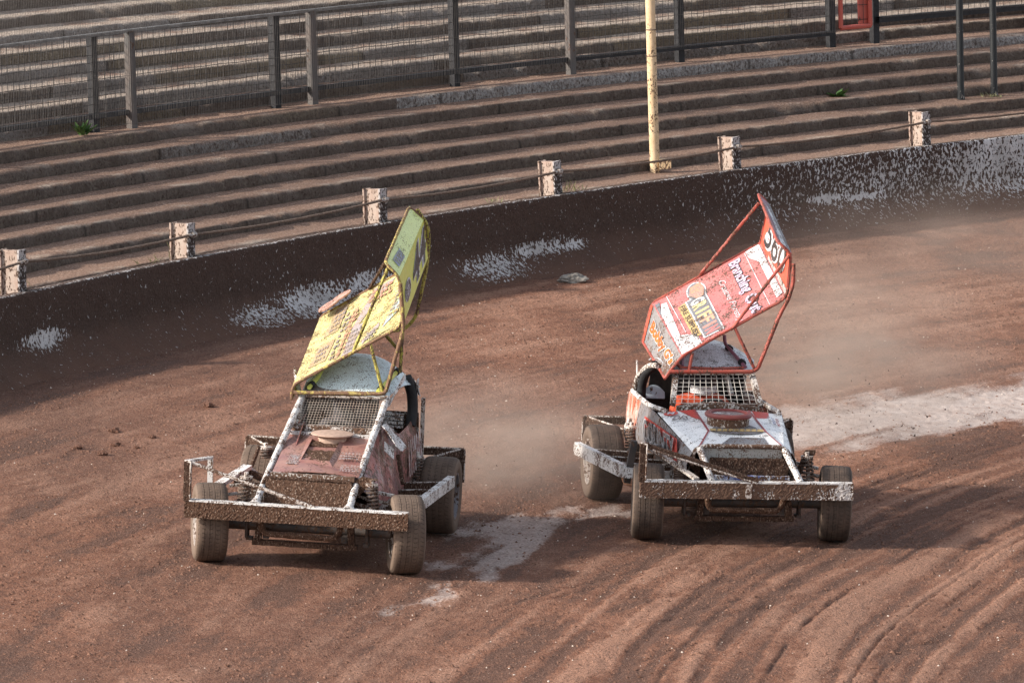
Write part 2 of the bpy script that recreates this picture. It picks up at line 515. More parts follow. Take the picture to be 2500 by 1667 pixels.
# loose crumbs of shale over the ground: one uncountable mass
def scatter(name, N, seed, smin, smax, mat, region, keep=None, flat=0.75):
    rg = np.random.default_rng(seed)
    x0, x1, y0, y1 = region
    px = rg.uniform(x0, x1, N); py = rg.uniform(y0, y1, N)
    # only the wedge of ground in front of the wall
    ok = (np.hypot(px - CX, py - CY) < R0 - 0.02)
    cl = fbm(px * 1.1, py * .8, 3, seed + 5)
    ok &= rg.uniform(0, 1, N) < np.clip((cl - .3) * 2.2, 0.12, 1)
    if keep is not None: ok &= keep(px, py, rg)
    px, py = px[ok], py[ok]; n = len(px)
    ii = np.clip(np.searchsorted(xs, px), 1, len(xs) - 1); jj = np.clip(np.searchsorted(ys, py), 1, len(ys) - 1)
    pz = Z[ii, jj]
    s = smin + (smax - smin) * rg.uniform(0, 1, n) ** 3.2
    base = np.array([(1, 0, -.3), (-.5, .87, -.3), (-.5, -.87, -.3), (0, 0, .9), (.35, .3, .7)])
    fac = np.array([(0, 1, 4), (1, 3, 4), (1, 2, 3), (2, 0, 3), (0, 4, 3)])
    V = np.repeat(base[None], n, 0) * rg.uniform(.55, 1.35, (n, 5, 1))
    a = rg.uniform(0, 2 * np.pi, n); ca, sa = np.cos(a)[:, None], np.sin(a)[:, None]
    st = rg.uniform(.7, 1.6, n)[:, None]
    x = V[..., 0] * st; y = V[..., 1]
    W = np.stack([(x * ca - y * sa) * s[:, None] + px[:, None], (x * sa + y * ca) * s[:, None] + py[:, None], V[..., 2] * flat * s[:, None] + pz[:, None]], -1)
    Fc = (fac[None] + (np.arange(n) * 5)[:, None, None]).reshape(-1, 3)
    return obj(name, np_mesh(name, W.reshape(-1, 3), Fc, mat), None)

def crumb_mat(name, a, b):
    mt, nt, bs = new_mat(name)
    n = noise_(nt, coord_(nt), 31.0, 3, 0.6)
    nt.links.new(mix_(nt, step_(nt, n, 0.35, 0.65), a, b), bs.inputs['Base Color'])
    bs.inputs['Roughness'].default_value = 0.95
    bs.inputs['Specular IOR Level'].default_value = 0.15
    return mt
M_crumb = crumb_mat('shale_crumb', (0.085, 0.043, 0.030), (0.23, 0.125, 0.088))
M_chip = crumb_mat('pale_chip', (0.42, 0.33, 0.27), (0.62, 0.54, 0.47))
def less_on_pale(px, py, rg):
    ii = np.clip(np.searchsorted(xs, px), 1, len(xs) - 1); jj = np.clip(np.searchsorted(ys, py), 1, len(ys) - 1)
    return (rg.uniform(0, 1, len(px)) > pale[ii, jj] * 0.93) & (rg.uniform(0, 1, len(px)) < 1.25 - 1.1 * rutc[ii, jj])
o = scatter('shale_crumbs', 230000, 3, 0.0055, 0.021, M_crumb, (-6, 7, -8.8, 22), less_on_pale)
tag(o, 'loose reddish crumbs of shale scattered over the track surface', 'gravel', kind='stuff')
o = scatter('pale_stone_chips', 9000, 9, 0.004, 0.013, M_chip, (-6, 7, -8.8, 22))
tag(o, 'tiny pale stone chips scattered over the brown shale', 'gravel', kind='stuff')

# bigger clods kicked up beside the yellow-winged car, and the grey stone at the wall foot
def lump_mesh(name, seed, r, sq=(1, 1, .7), rough=.35, sub=3):
    import bmesh
    bm = bmesh.new(); bmesh.ops.create_icosphere(bm, subdivisions=sub, radius=1.0)
    for v in bm.verts:
        n = mnoise.fractal(v.co * 1.6 + Vector((seed * 3.1, seed, 0)), 1.0, 2.0, 4)
        v.co = Vector((v.co.x * sq[0], v.co.y * sq[1], v.co.z * sq[2])) * r * (1 + rough * n)
    me = bpy.data.meshes.new(name); bm.to_mesh(me); bm.free(); return me
M_clod = mudmat('clod_mud', 0.3, (0.12, 0.06, 0.042), (0.20, 0.105, 0.075))
clods = [(-3.35, 3.6, .05, 'round brown clod alone above the scatter of shale clods left of the yellow-winged car'),
         (-3.02, 3.35, .035, 'small brown clod to the right of the highest clod left of the yellow-winged car'),
         (-3.3, 2.9, .04, 'middle brown clod in the scatter left of the yellow-winged car'),
         (-3.6, 2.65, .035, 'leftmost small brown clod in the scatter left of the yellow-winged car'),
         (-3.12, 2.82, .026, 'small flattish clod next to the middle clod left of the yellow-winged car'),
         (-3.38, 2.42, .045, 'lowest brown clod in the scatter left of the yellow-winged car'),
         (-2.62, 5.1, .045, 'dark clod on the shale behind the yellow wing near the wall shadow')]
for i, (x, y, r, lb) in enumerate(clods):
    o = obj('shale_clod', lump_mesh('shale_clod', i, r * .8, (1.2, 1, .75), .5), M_clod, loc=(x, y, ground_z(x, y) + r * .25))
    tag(o, lb, 'clod', 'clods of shale left of the yellow-winged car')
M_stone = plain('grey_stone', (0.20, 0.18, 0.16), 0.9, var=.5, scale=25)
o = obj('stone', lump_mesh('stone', 12, .10, (1.35, 1, .55), .45, 4), M_stone, loc=(0.66, 13.75, ground_z(.66, 13.75) + .03))
tag(o, 'lone rough grey stone on the shale at the foot of the dark wall', 'stone')

# ------------------------------------------------------------------ barrier wall
ang_f = np.concatenate([np.arange(112, 130, .6), np.arange(130, 157, .03), np.arange(157, 172.1, .6)])
def wall():
    zz = np.linspace(-0.05, WALL_TOP, 42)
    T, Zw = np.meshgrid(ang_f, zz, indexing='ij')
    s = np.radians(T) * R0
    bulge = 0.030 * (fbm(s * 7, Zw * 7, 4, 7) - .5) * sstep(WALL_TOP, WALL_TOP - .1, Zw) + 0.42 * sstep(0.80, 0.32, Zw) ** 2 * (0.3 + 0.9 * fbm(s * 1.3, Zw, 3, 8))
    Rw = R0 - bulge
    X = CX + Rw * np.cos(np.radians(T)); Y = CY + Rw * np.sin(np.radians(T))
    nT, nZ = T.shape
    V = np.stack([X, Y, Zw], -1).reshape(-1, 3)
    ii = np.arange(nT * nZ).reshape(nT, nZ)
    Fs = [np.stack([ii[:-1, :-1], ii[:-1, 1:], ii[1:, 1:], ii[1:, :-1]], -1).reshape(-1, 4)]
    # top and back
    a = np.radians(ang_f); n0 = len(V)
    chip = 0.012 * (fbm(a * R0 * 9, a * 0, 3, 15) - .5)
    top = np.stack([CX + (R0 + .015) * np.cos(a), CY + (R0 + .015) * np.sin(a), np.full(nT, WALL_TOP + .012) + chip], -1)
    topb = np.stack([CX + (R0 + .17) * np.cos(a), CY + (R0 + .17) * np.sin(a), np.full(nT, WALL_TOP + .004)], -1)
    back = np.stack([CX + (R0 + .17) * np.cos(a), CY + (R0 + .17) * np.sin(a), np.full(nT, -.2)], -1)
    V = np.concatenate([V, top, topb, back])
    t0 = n0 + np.arange(nT); t1 = t0 + nT; t2 = t1 + nT
    for p, q in ((ii[:, -1], t0), (t0, t1), (t1, t2)):
        Fs.append(np.stack([p[:-1], q[:-1], q[1:], p[1:]], -1))
    # where the paint still shows through the thrown mud: (angle, height, half-widths, weight)
    pt = np.zeros(T.shape)
    for (th, z, wa, wz, k) in ((153.75, .71, .52, .10, 1.0), (149.0, .51, .7, .12, .75), (147.7, .55, 1.0, .16, .95), (146.4, .63, .7, .12, .85), (145.5, .72, .5, .08, .6),
                               (143.7, .56, .8, .13, .75), (142.6, .66, .8, .09, .9), (141.9, .64, .4, .06, .95), (136.3, .73, .55, .055, 1.1), (135.6, .70, .5, .045, 1.0), (132.3, .62, .5, .07, .9)):
        pt = np.maximum(pt, 1.25 * k * np.exp(-(((T - th) / wa) ** 2 + ((Zw - z) / wz) ** 2) ** 1.6))
    right = sstep(139.8, 133.2, T) * sstep(.30, .95, Zw)
    pt = np.maximum(pt, 1.0 * right * (.40 + .9 * (fbm(s * .9, Zw * 1.5, 3, 19) - .25)) + .30 * sstep(141.5, 137, T) * sstep(.35, .7, Zw))
    pt = np.concatenate([pt.ravel(), np.full(nT, .75), np.full(nT, .1), np.full(nT, .0)])
    mt, nt, bs = new_mat('muddy_wall')
    v = coord_(nt, 'Object', (1.0, 1.0, 0.7))
    a1 = noise_(nt, v, 31, 3, 0.6, 0.5); a2 = noise_(nt, v, 75, 3, 0.6); a3 = noise_(nt, v, 3.0, 4)
    P = attr_(nt, 'paint')
    val = math_(nt, 'ADD', math_(nt, 'MULTIPLY', P, 0.24), math_(nt, 'MULTIPLY_ADD', a2, 0.22, math_(nt, 'MULTIPLY', a1, 1.13)))
    mask = step_(nt, val, 0.87, 0.89)
    col = mix_(nt, step_(nt, a3, .35, .65), (0.42, 0.39, 0.375), (0.64, 0.62, 0.62))
    mudc = mix_(nt, step_(nt, a2, .35, .68), (0.045, 0.028, 0.022), (0.095, 0.058, 0.045))
    mudc = mix_(nt, step_(nt, noise_(nt, v, 130, 1), .70, .72), mudc, (.20, .15, .125))
    zz_ = sep_(nt, coord_(nt))[2]
    mudc = mix_(nt, math_(nt, 'MULTIPLY', step_(nt, math_(nt, 'MULTIPLY_ADD', a3, -.35, zz_), .60, .22), .8), mudc, (.135, .070, .048))
    nt.links.new(mix_(nt, mask, mudc, col), bs.inputs['Base Color'])
    bs.inputs['Roughness'].default_value = .9
    bs.inputs['Specular IOR Level'].default_value = .2
    bump_(nt, bs, math_(nt, 'MULTIPLY_ADD', mask, -.5, math_(nt, 'MULTIPLY_ADD', a2, .6, a1)), 1.0, .02)
    o = obj('barrier_wall', np_mesh('barrier_wall', V, np.concatenate(Fs), mt, {'paint': pt}), None)
    tag(o, 'curved solid trackside wall plastered dark brown with thrown mud, white paint showing through', 'wall', kind='thing')
wall()

# ------------------------------------------------------------------ terraced steps
STEP = 0.14
Z1 = WALL_TOP - 0.03
rads = [.41, .93, 1.45, 1.93, 2.35, 2.78, 3.2, 3.72, 3.98, 4.45, 4.97, 5.37, 5.85, 6.35, 6.85, 7.35, 7.9, 8.5, 9.1]
def terrace_mat():
    mt, nt, bs = new_mat('terrace_concrete')
    v = coord_(nt)
    vs = coord_(nt, 'Object', (1, 1, .8))
    geo = nt.nodes.new('ShaderNodeNewGeometry')
    up = sep_(nt, geo.outputs['Normal'])[2]
    z = sep_(nt, v)[2]
    tr, sec, nose = attr_(nt, 'tread'), attr_(nt, 'section'), attr_(nt, 'nose')
    n1 = noise_(nt, v, 2.2, 4, .6); n2 = noise_(nt, vs, 14, 5, .65); n3 = noise_(nt, v, 70, 3, .6); n4 = noise_(nt, vs, 34, 3, .6)
    hi = step_(nt, z, 1.95, 2.25)
    shale = mix_(nt, step_(nt, n3, .35, .65), (0.165, 0.098, 0.069), (0.30, 0.198, 0.148))
    conc = mix_(nt, step_(nt, n2, .3, .7), (0.25, 0.20, 0.16), (0.48, 0.40, 0.33))
    cover = math_(nt, 'ADD', math_(nt, 'MULTIPLY', n1, .9), math_(nt, 'MULTIPLY_ADD', hi, .28, math_(nt, 'MULTIPLY', nose, .16)))
    top = mix_(nt, step_(nt, cover, .60, .78), shale, conc)
    old = mix_(nt, step_(nt, n2, .35, .65), (0.080, 0.061, 0.049), (0.14, 0.112, 0.092))
    pale = mix_(nt, step_(nt, n2, .3, .7), (0.20, 0.185, 0.175), (0.34, 0.32, 0.305))
    ochre = mix_(nt, step_(nt, n2, .3, .7), (0.12, 0.093, 0.065), (0.20, 0.158, 0.105))
    face = mix_(nt, step_(nt, sec, .62, .66), old, pale)
    face = mix_(nt, math_(nt, 'MULTIPLY', step_(nt, sec, .22, .18), step_(nt, z, 1.8, 2.1)), face, ochre)
    wash = mix_(nt, step_(nt, n1, .4, .6), (.078, .056, .046), (.12, .090, .076))
    face = mix_(nt, math_(nt, 'MULTIPLY', step_(nt, n4, .46, .53), step_(nt, z, 2.5, 1.5, .25, .8)), face, wash)
    face = mix_(nt, math_(nt, 'MULTIPLY', step_(nt, n4, .61, .64), step_(nt, z, 2.6, 1.6, .45, .95)), face, (.045, .030, .024))
    n6 = noise_(nt, v, 48, 3, .65)
    top = mix_(nt, math_(nt, 'MULTIPLY', step_(nt, n6, .50, .40), .55), top, (.12, .075, .058))
    top = mix_(nt, math_(nt, 'MULTIPLY', step_(nt, n6, .58, .66), .5), top, (.62, .48, .40))
    face = mix_(nt, math_(nt, 'MULTIPLY', attr_(nt, 'joint'), .8), face, (.03, .024, .02))
    face = mix_(nt, math_(nt, 'MULTIPLY', step_(nt, n6, .46, .38), .5), face, (.05, .038, .032))
    c = mix_(nt, tr, face, top)
    nt.links.new(c, bs.inputs['Base Color'])
    bs.inputs['Roughness'].default_value = .95
    bs.inputs['Specular IOR Level'].default_value = .15
    bump_(nt, bs, math_(nt, 'MULTIPLY_ADD', n3, .4, math_(nt, 'MULTIPLY_ADD', n2, .7, n4)), .8, .025)
    return mt
M_ter = terrace_mat()
terr = tag(empty('concrete_terrace', loc=(0, 0, 0)), 'weathered standing terrace of long curved concrete steps behind the trackside wall', 'terrace', kind='thing')
ang_t = np.concatenate([np.arange(112, 128, .5), np.arange(128, 159, .045), np.arange(159, 172.1, .5)])
for k, rk in enumerate(rads):
    z = Z1 + STEP * k
    a = np.radians(ang_t); s = a * 48
    rn = (rads[k + 1] if k + 1 < len(rads) else rk + 6)
    big = fbm(s * .8, s * 0 + k * 3.7, 4, 200 + k); sm = fbm(s * 5, s * 0 + k * 1.3, 4, 300 + k)
    chip = np.clip(big - .54, 0, 1) * .24 + np.clip(sm - .40, 0, 1) * .11
    drop = np.clip(big - .54, 0, 1) * .13 + np.clip(sm - .40, 0, 1) * .085
    wob = .02 * (fbm(s * .25, s * 0 + k, 3, 400) - .5)
    ri = R0 + rk + wob * 2
    lip = .008 * (fbm(s * 3, s * 0 + k * 9, 3, 500 + k) - .3)
    hump = .006 * fbm(s * 2, s * 0 + k * 5, 3, 600 + k)
    prof = [(ri + .02, z - STEP - .06 + 0 * s, 0, 0), (ri + .004 + chip * .2, z - STEP * .72 + 0 * s, 0, 0), (ri + chip * .5, z - STEP * .35 - drop * .5, 0, 0),
            (ri + .002 + chip * .8, z - .010 - drop, 0, 1), (ri + .012 + chip, z - drop * .5, .55, 1), (ri + .07 + chip * 1.3, z + hump * .1, 1, 1),
            (ri + (rn - rk) * .55, z + hump * .6, 1, 0), (R0 + rn - .10, z + hump, 1, 0), (R0 + rn - .035, z + .012 + hump + lip, 1, 0), (R0 + rn + .04, z + .022 + hump + lip, .9, 0)]
    nP = len(prof); nA = len(a)
    P = np.zeros((nA, nP, 3)); tr = np.zeros((nA, nP)); ns = np.zeros((nA, nP))
    for j, (r_, z_, t_, n_) in enumerate(prof):
        P[:, j, 0] = CX + r_ * np.cos(a); P[:, j, 1] = CY + r_ * np.sin(a); P[:, j, 2] = z_; tr[:, j] = t_; ns[:, j] = n_
    blk = np.floor(s / (1.7 + .6 * (k % 3)) + k * .37)
    sec = _hash(blk, blk * 0 + k, 5)
    fb = s / (1.7 + .6 * (k % 3)) + k * .37
    jt = np.repeat((np.diff(np.floor(fb), prepend=np.floor(fb[0])) != 0).astype(float)[:, None] * (_hash(blk, blk * 0 + k, 9) > .35)[:, None], 10, 1)
    if k == 6: sec = np.where((ang_t < 140.5) & (sec > .2), .9, np.minimum(sec, .5))     # the re-faced pale step under the fence
    elif k == 5: sec = np.where((ang_t > 142.8) & (sec > .3), .637, np.minimum(sec, .5))
    elif k < 5: sec = np.minimum(sec, .55)
    else: sec = np.minimum(sec, .64)
    sec = np.repeat(sec[:, None], nP, 1)
    ii = np.arange(nA * nP).reshape(nA, nP)
    Fq = np.stack([ii[:-1, :-1], ii[:-1, 1:], ii[1:, 1:], ii[1:, :-1]], -1).reshape(-1, 4)
    obj('step', np_mesh('step', P.reshape(-1, 3), Fq, M_ter, {'tread': tr, 'section': sec, 'nose': ns, 'joint': jt}), None, terr)

# ------------------------------------------------------------------ barrier posts and cable
M_post = paint('post_white', (0.42, 0.35, 0.30), t=.525, scale=34, rough=.8, dust=.5, mud=(.06, .04, .03))
M_postdark = paint('post_dark', (0.42, 0.40, 0.40), t=.50, scale=45, rough=.8, dust=.1, mud=(.035, .024, .02), mud2=(.06, .042, .035))
M_rope = plain('rusty_cable', (0.14, 0.095, 0.07), .85, var=.5, scale=60)
M_clamp = paint('clamp_white', (.42, .39, .36), t=.54, scale=60)
post_th = [153.97, 150.13, 145.80, 141.92, 138.05, 134.02]
post_h = [.385, .325, .335, .345, .345, .37]
post_lb = ['leftmost muddy white barrier post behind the dark wall, at the edge of the picture', 'muddy white barrier post standing beside a tall weed, left of the yellow-winged car',
           'muddy white barrier post just left of the top of the yellow wing', 'muddy white barrier post between the two raised wings, left of the wooden pole',
           'muddy white barrier post right of the wooden pole foot, above the red wing', 'cleanest white barrier post behind the paint-flecked right end of the wall']
tops = []
for th, lb, ph in zip(post_th, post_lb, post_h):
    c = polar(th, R0 + .21)
    er = (polar(th, 1) - polar(th, 0)).normalized(); et = Vector((-er.y, er.x, 0))    # outward, along
    M4 = Matrix((er, et, Vector((0, 0, 1)))).transposed().to_4x4(); M4.translation = Vector((c.x, c.y, WALL_TOP - .45))
    tilt = Matrix.Rotation(R(rnd.uniform(-2.2, 2.2)), 4, 'X') @ Matrix.Rotation(R(rnd.uniform(-1.5, 1.5)), 4, 'Y')
    e = tag(empty('barrier_post', M4 @ tilt), lb, 'post', 'short posts carrying the cable behind the wall')
    H = .45 + ph
    w = MB().mudbox((-.085, -.035, 0), (.085, .035, H), .03, .003)
    obj('web', w, M_post, e)
    obj('flange', MB().mudbox((-.105, -.062, 0), (-.087, .062, H + .006), .03, .003), M_postdark, e)
    obj('flange', MB().mudbox((.087, -.062, 0), (.105, .062, H + .004), .03, .003), M_post, e)
    cl = MB().lathe([(.0, -.028), (.026, -.028), (.033, -.01), (.033, .012), (.025, .03), (0, .03)], 12, 'y', (-.125, -.0, H - .10))
    cl.tube([(-.125, -.05, H - .10), (-.125, .09, H - .105)], .018, 8)
    obj('cable_clamp', cl.rough(.004, 60), M_clamp, e, True)
    tops.append((e.matrix_world @ Vector((-.125, 0, H - .10))))
ends = [polar(158.3, R0 + .085, WALL_TOP + .27)] + tops + [polar(129.8, R0 + .085, WALL_TOP + .30)]
pts = []
for a, b in zip(ends[:-1], ends[1:]):
    for i in range(14):
        t = i / 14; p = a.lerp(b, t); p.z -= .035 * 4 * t * (1 - t); pts.append(p)
pts.append(ends[-1])
tag(obj('steel_cable', MB().tube(pts, .0125, 6, seg=.05).rough(.004, 45), M_rope, None, True), 'brown muddy cable strung through the short posts along the top of the wall', 'cable')

# ------------------------------------------------------------------ mesh fence on the terrace
M_dsteel = plain('black_steel', (0.018, 0.018, 0.021), .6, .3, .5, 20)
M_gsteel = paint('grey_steel', (0.085, 0.082, 0.08), t=.66, scale=20, rough=.7, dust=.1)
M_rail = plain('worn_rail', (.20, .195, .19), .5, .3, .4, 12)
M_wire = plain('wire', (0.15, 0.135, 0.125), .6, .5, .3)
M_wired = plain('dark_wire', (0.05, 0.045, 0.043), .7, .3, .3)
ZF = Z1 + STEP * 6
RF = R0 + 3.55
fence = tag(empty('mesh_fence', loc=polar(142, RF, ZF)), 'tall wire mesh fence on dark steel posts running along the terrace', 'fence', kind='thing')
fence.matrix_world = Matrix.Identity(4)
def post_bar(th, r, w, z0, z1, mat, nm, parent, d=None):
    er = (polar(th, 1) - polar(th, 0)).normalized(); c = polar(th, r)
    mb = MB().bar((c.x, c.y, z0), (c.x, c.y, z1), w, d or w, (er.x, er.y, 0))
    return obj(nm, mb, mat, parent)
fposts = [(149.4, 1, .99), (149.0, 0, .99), (145.91, 1, .99), (145.28, 0, 1.0), (142.30, 1, .99), (141.68, 0, 1.0), (138.76, 1, 1.6), (136.58, 0, 1.6), (134.35, 1, 1.6), (131.40, 1, 1.6), (130.55, 1, 1.6), (127.5, 1, 1.6)]
for th, dark, h in fposts:
    post_bar(th, RF + (.06 if dark else -.02), .095, ZF - .03, ZF + h, M_dsteel if dark else M_gsteel, 'post', fence, .07)
def arc_bar(r, z, a0, a1, w, h, mat, nm, parent, n=60):
    mb = MB(); pr = None
    o0 = len(mb.v)
    for i in range(n + 1):
        th = a0 + (a1 - a0) * i / n
        for (dr, dz) in ((-w / 2, -h / 2), (w / 2, -h / 2), (w / 2, h / 2), (-w / 2, h / 2)):
            mb.v.append(polar(th, r + dr, z + dz))
    for i in range(n):
        for j in range(4):
            mb.f.append((4 * i + j, 4 * i + (j + 1) % 4, 4 * i + 4 + (j + 1) % 4, 4 * i + 4 + j))
    return obj(nm, mb, mat, parent)
arc_bar(RF - .03, ZF + 1.0, 153.5, 131.40, .035, .032, M_rail, 'top_rail', fence)
arc_bar(RF + .0, ZF + .17, 153.5, 131.40, .05, .05, M_dsteel, 'bottom_rail', fence)
arc_bar(RF + .0, ZF + .28, 130.55, 124, .05, .07, M_dsteel, 'bottom_rail', fence)
def wires(a0, a1, da, r, z0f, z1f, hz, t, tz=None):
    mb = MB(); th = a1
    cs = [(-t, -t * .6), (t, -t * .6), (0, t)]
    while th < a0:
        er = (polar(th, 1) - polar(th, 0)).normalized(); et = Vector((-er.y, er.x, 0)); c = polar(th, r)
        o0 = len(mb.v)
        jit = rnd.uniform(-.006, .006); zs = (z0f(th), z1f(th))
        for zq, jj in ((zs[0], jit), ((zs[0] + zs[1]) / 2, rnd.uniform(-.003, .003)), (zs[1], 0)):
            for u, w in cs:
                mb.v.append(c + et * (u + jj) + er * w + Vector((0, 0, zq)))
        for q in (0, 3):
            for j in range(3):
                mb.f.append((o0 + q + j, o0 + q + (j + 1) % 3, o0 + q + 3 + (j + 1) % 3, o0 + q + 3 + j))
        th += da
    n = max(2, int((a0 - a1) / .35))
    for (z, sag) in hz:
        o0 = len(mb.v)
        for i in range(n + 1):
            th = a1 + (a0 - a1) * i / n; er = (polar(th, 1) - polar(th, 0)).normalized(); c = polar(th, r + .004)
            dz = .006 * math.sin(th * 9 + z * 40)
            for u, w in cs:
                mb.v.append(c + er * w + Vector((0, 0, z + u + dz)))
        for i in range(n):
            for j in range(3):
                mb.f.append((o0 + 3 * i + j, o0 + 3 * i + (j + 1) % 3, o0 + 3 * i + 3 + (j + 1) % 3, o0 + 3 * i + 3 + j))
    return mb
DA = math.degrees(.0275 / RF); DB = math.degrees(.0945 / RF)
bays = [(153.5, 149.2), (149.2, 145.6), (145.6, 142.0), (142.0, 138.76), (138.76, 136.58), (136.58, 134.35), (134.35, 131.40), (130.55, 127.5), (127.5, 124.5)]
for a0, a1 in bays:
    low = .05 if a0 > 137 else .18 if a0 > 132 else .30
    o = obj('wire_mesh', wires(a0, a1 + .02, DA, RF - .07, lambda th: ZF + low, lambda th: ZF + (1.55 if th > 138 else 1.7), [(ZF + low + .01, 0), (ZF + .55, 0), (ZF + 1.0, 0), (ZF + 1.45, 0)], .0018 if a0 > 139 else .0013), M_wire, fence); o['kind'] = 'stuff'
    top = 1.0 if a0 > 139 else 1.7
    o = obj('grid_panel', wires(a0, a1 + .02, DB, RF + .02, lambda th: ZF + .2, lambda th: ZF + top, [(ZF + .2 + .085 * i, 0) for i in range(int((top - .2) / .085))], .0034 if a0 > 139 else .0027), M_wired, fence); o['kind'] = 'stuff'

# red gate in the fence
M_red = paint('red_gate_paint', (.48, .085, .06), t=.72, scale=25, rough=.5, dust=.08)
gate = tag(empty('red_gate'), 'small gate with a bright red steel frame in the terrace fence', 'gate')
ga, gb = 131.27, 130.70
def gbar(th0, z0, th1, z1, w):
    a = polar(th0, RF + .0, z0); b = polar(th1, RF + .0, z1)
    return MB().tube([a, b], w, 8)
obj('frame_bar', gbar(ga, ZF + .22, ga, ZF + 1.7, .028), M_red, gate, True)
obj('frame_bar', gbar(gb, ZF + .22, gb, ZF + 1.7, .028), M_red, gate, True)
obj('frame_bar', gbar(ga, ZF + .22, gb, ZF + .22, .028), M_red, gate, True)
a, b = polar(gb + .20, RF + .03), polar(gb + .015, RF + .03)
obj('flat_panel', MB().plate([(a.x, a.y, ZF + .25), (b.x, b.y, ZF + .25), (b.x, b.y, ZF + 1.7), (a.x, a.y, ZF + 1.7)], .006), M_red, gate)
o = obj('wire_mesh', wires(ga, gb, DB, RF + .015, lambda th: ZF + .22, lambda th: ZF + 1.7, [(ZF + .3 + .17 * i, 0) for i in range(8)], .0034), M_wired, gate); o['kind'] = 'stuff'

# wooden pole with its wire ties and foot block
M_wood = paint('pole_wood', (.66, .49, .31), t=.67, scale=50, rough=.75, dust=.0, base2=(.57, .40, .23), grad=('Z', 2.6, .2, .10), bump=.35)
pole = tag(empty('wooden_pole', loc=polar(138.65, R0 + .87, Z1)), 'tall pale wooden pole standing on the terrace above the wall', 'pole')
obj('shaft', MB().tube([(0, 0, -.1), (-.008, 0, 1.0), (-.012, .01, 2.2), (-.01, .02, 4.2)], [.053, .052, .051, .048], 16, seg=None).rough(.002, 9), M_wood, pole, True)
obj('foot_block', MB().box((.045, -.07, .045), (.17, .055, .15)), M_wood, pole)
for z in (1.25, 1.53, .12):
    obj('wire_tie', MB().lathe([(.054, -.006), (.060, 0), (.054, .006)], 16, 'z', (-.008, 0.004, z)), M_rope, pole)

# two black poles at the right
M_bpole = paint('black_pole_paint', (.010, .012, .014), t=.70, scale=34, rough=.45, dust=.0, mud=(.35, .33, .31), mud2=(.25, .22, .2), grad=('Z', .9, 0, .06))
for th, dr, lb in ((130.97, 1.86, 'left one of the two round black poles standing on the terrace below the gate'), (130.3, 1.86, 'right one of the two round black poles standing on the terrace, near the picture edge')):
    o = obj('steel_pole', MB().tube([(0, 0, -.05), (0, 0, .06), (0, 0, 4.2)], [.052, .040, .040], 14), M_bpole, None, True, loc=polar(th, R0 + dr, Z1 + STEP * 2 + .02))
    tag(o, lb, 'pole', 'black poles on the terrace')

# weeds
M_leaf = plain('weed_leaf', (.075, .145, .035), .6, var=.45, scale=40)
M_leafd = plain('dry_weed', (.20, .19, .09), .7, var=.4, scale=40)
def weed(name, p, n, L, mat, up=.8, w=.022, lb='', spread=1.0):
    mb = MB()
    for i in range(n):
        a = rnd.uniform(0, 6.28); l = L * rnd.uniform(.5, 1.1); e = rnd.uniform(up - .35, up + .25)
        d = Vector((math.cos(a) * math.cos(e), math.sin(a) * math.cos(e), math.sin(e))) ; sd = d.cross(Vector((0, 0, 1))).normalized() * w * rnd.uniform(.6, 1.2)
        st = Vector((rnd.uniform(-1, 1), rnd.uniform(-1, 1), 0)) * .04 * spread
        q = [st, st + d * l * .4 + sd, st + d * l + Vector((0, 0, -.12 * l)), st + d * l * .4 - sd]
        qm = st + d * l * .42 + Vector((0, 0, -.006))
        mb.add([q[0], q[1], q[2], q[3], qm], [(0, 1, 4), (1, 2, 4), (2, 3, 4), (3, 0, 4)])
    return tag(obj(name, mb, mat, None, loc=p), lb, 'weed')
weed('weed', polar(146.38, R0 + 3.45, ZF + .01), 34, .21, M_leaf, .9, .030, 'bushy green weed growing at the foot of the fence on the left')
weed('weed', polar(132.96, R0 + 2.24, Z1 + STEP * 3), 26, .19, M_leaf, .5, .036, 'low bright green weed on the step above the red wing, right of the wooden pole')
weed('weed', polar(149.93, R0 + .42, Z1), 9, .26, M_leafd, 1.25, .008, 'thin tall weed growing against the second barrier post from the left')
weed('weed', polar(141.2, R0 + .36, Z1), 26, .17, M_leafd, 1.0, .006, 'dry grassy tuft behind the wall just right of the middle barrier post', 3)
weed('weed', polar(150.55, R0 + .36, Z1), 12, .16, M_leafd, .8, .006, 'sparse dry stalks on the wall top left of the tall thin weed', 3)
weed('weed', polar(142.9, R0 + .36, Z1), 10, .11, M_leafd, 1.0, .006, 'small dry tuft behind the wall left of the middle barrier post', 2)
weed('weed', polar(130.5, R0 + 1.75, Z1 + STEP * 2 + .01), 24, .10, M_leafd, .7, .008, 'flat dry tuft at the feet of the black poles', 3)
weed('weed', polar(153.4, R0 + .40, Z1), 12, .2, M_leafd, .6, .005, 'straggly dry stems beside the leftmost barrier post', 3)

# ------------------------------------------------------------------ stock cars (x forward, y to the car's left, z up)
def car_frame(X, Y, yaw):
    n = Vector((-SX, -SY, 1)).normalized()
    f = Vector((math.sin(yaw), -math.cos(yaw), 0)); f = (f - n * f.dot(n)).normalized()
    l = n.cross(f)
    M4 = Matrix((f, l, n)).transposed().to_4x4(); M4.translation = Vector((X, Y, SX * X + SY * Y + .004))
    return M4

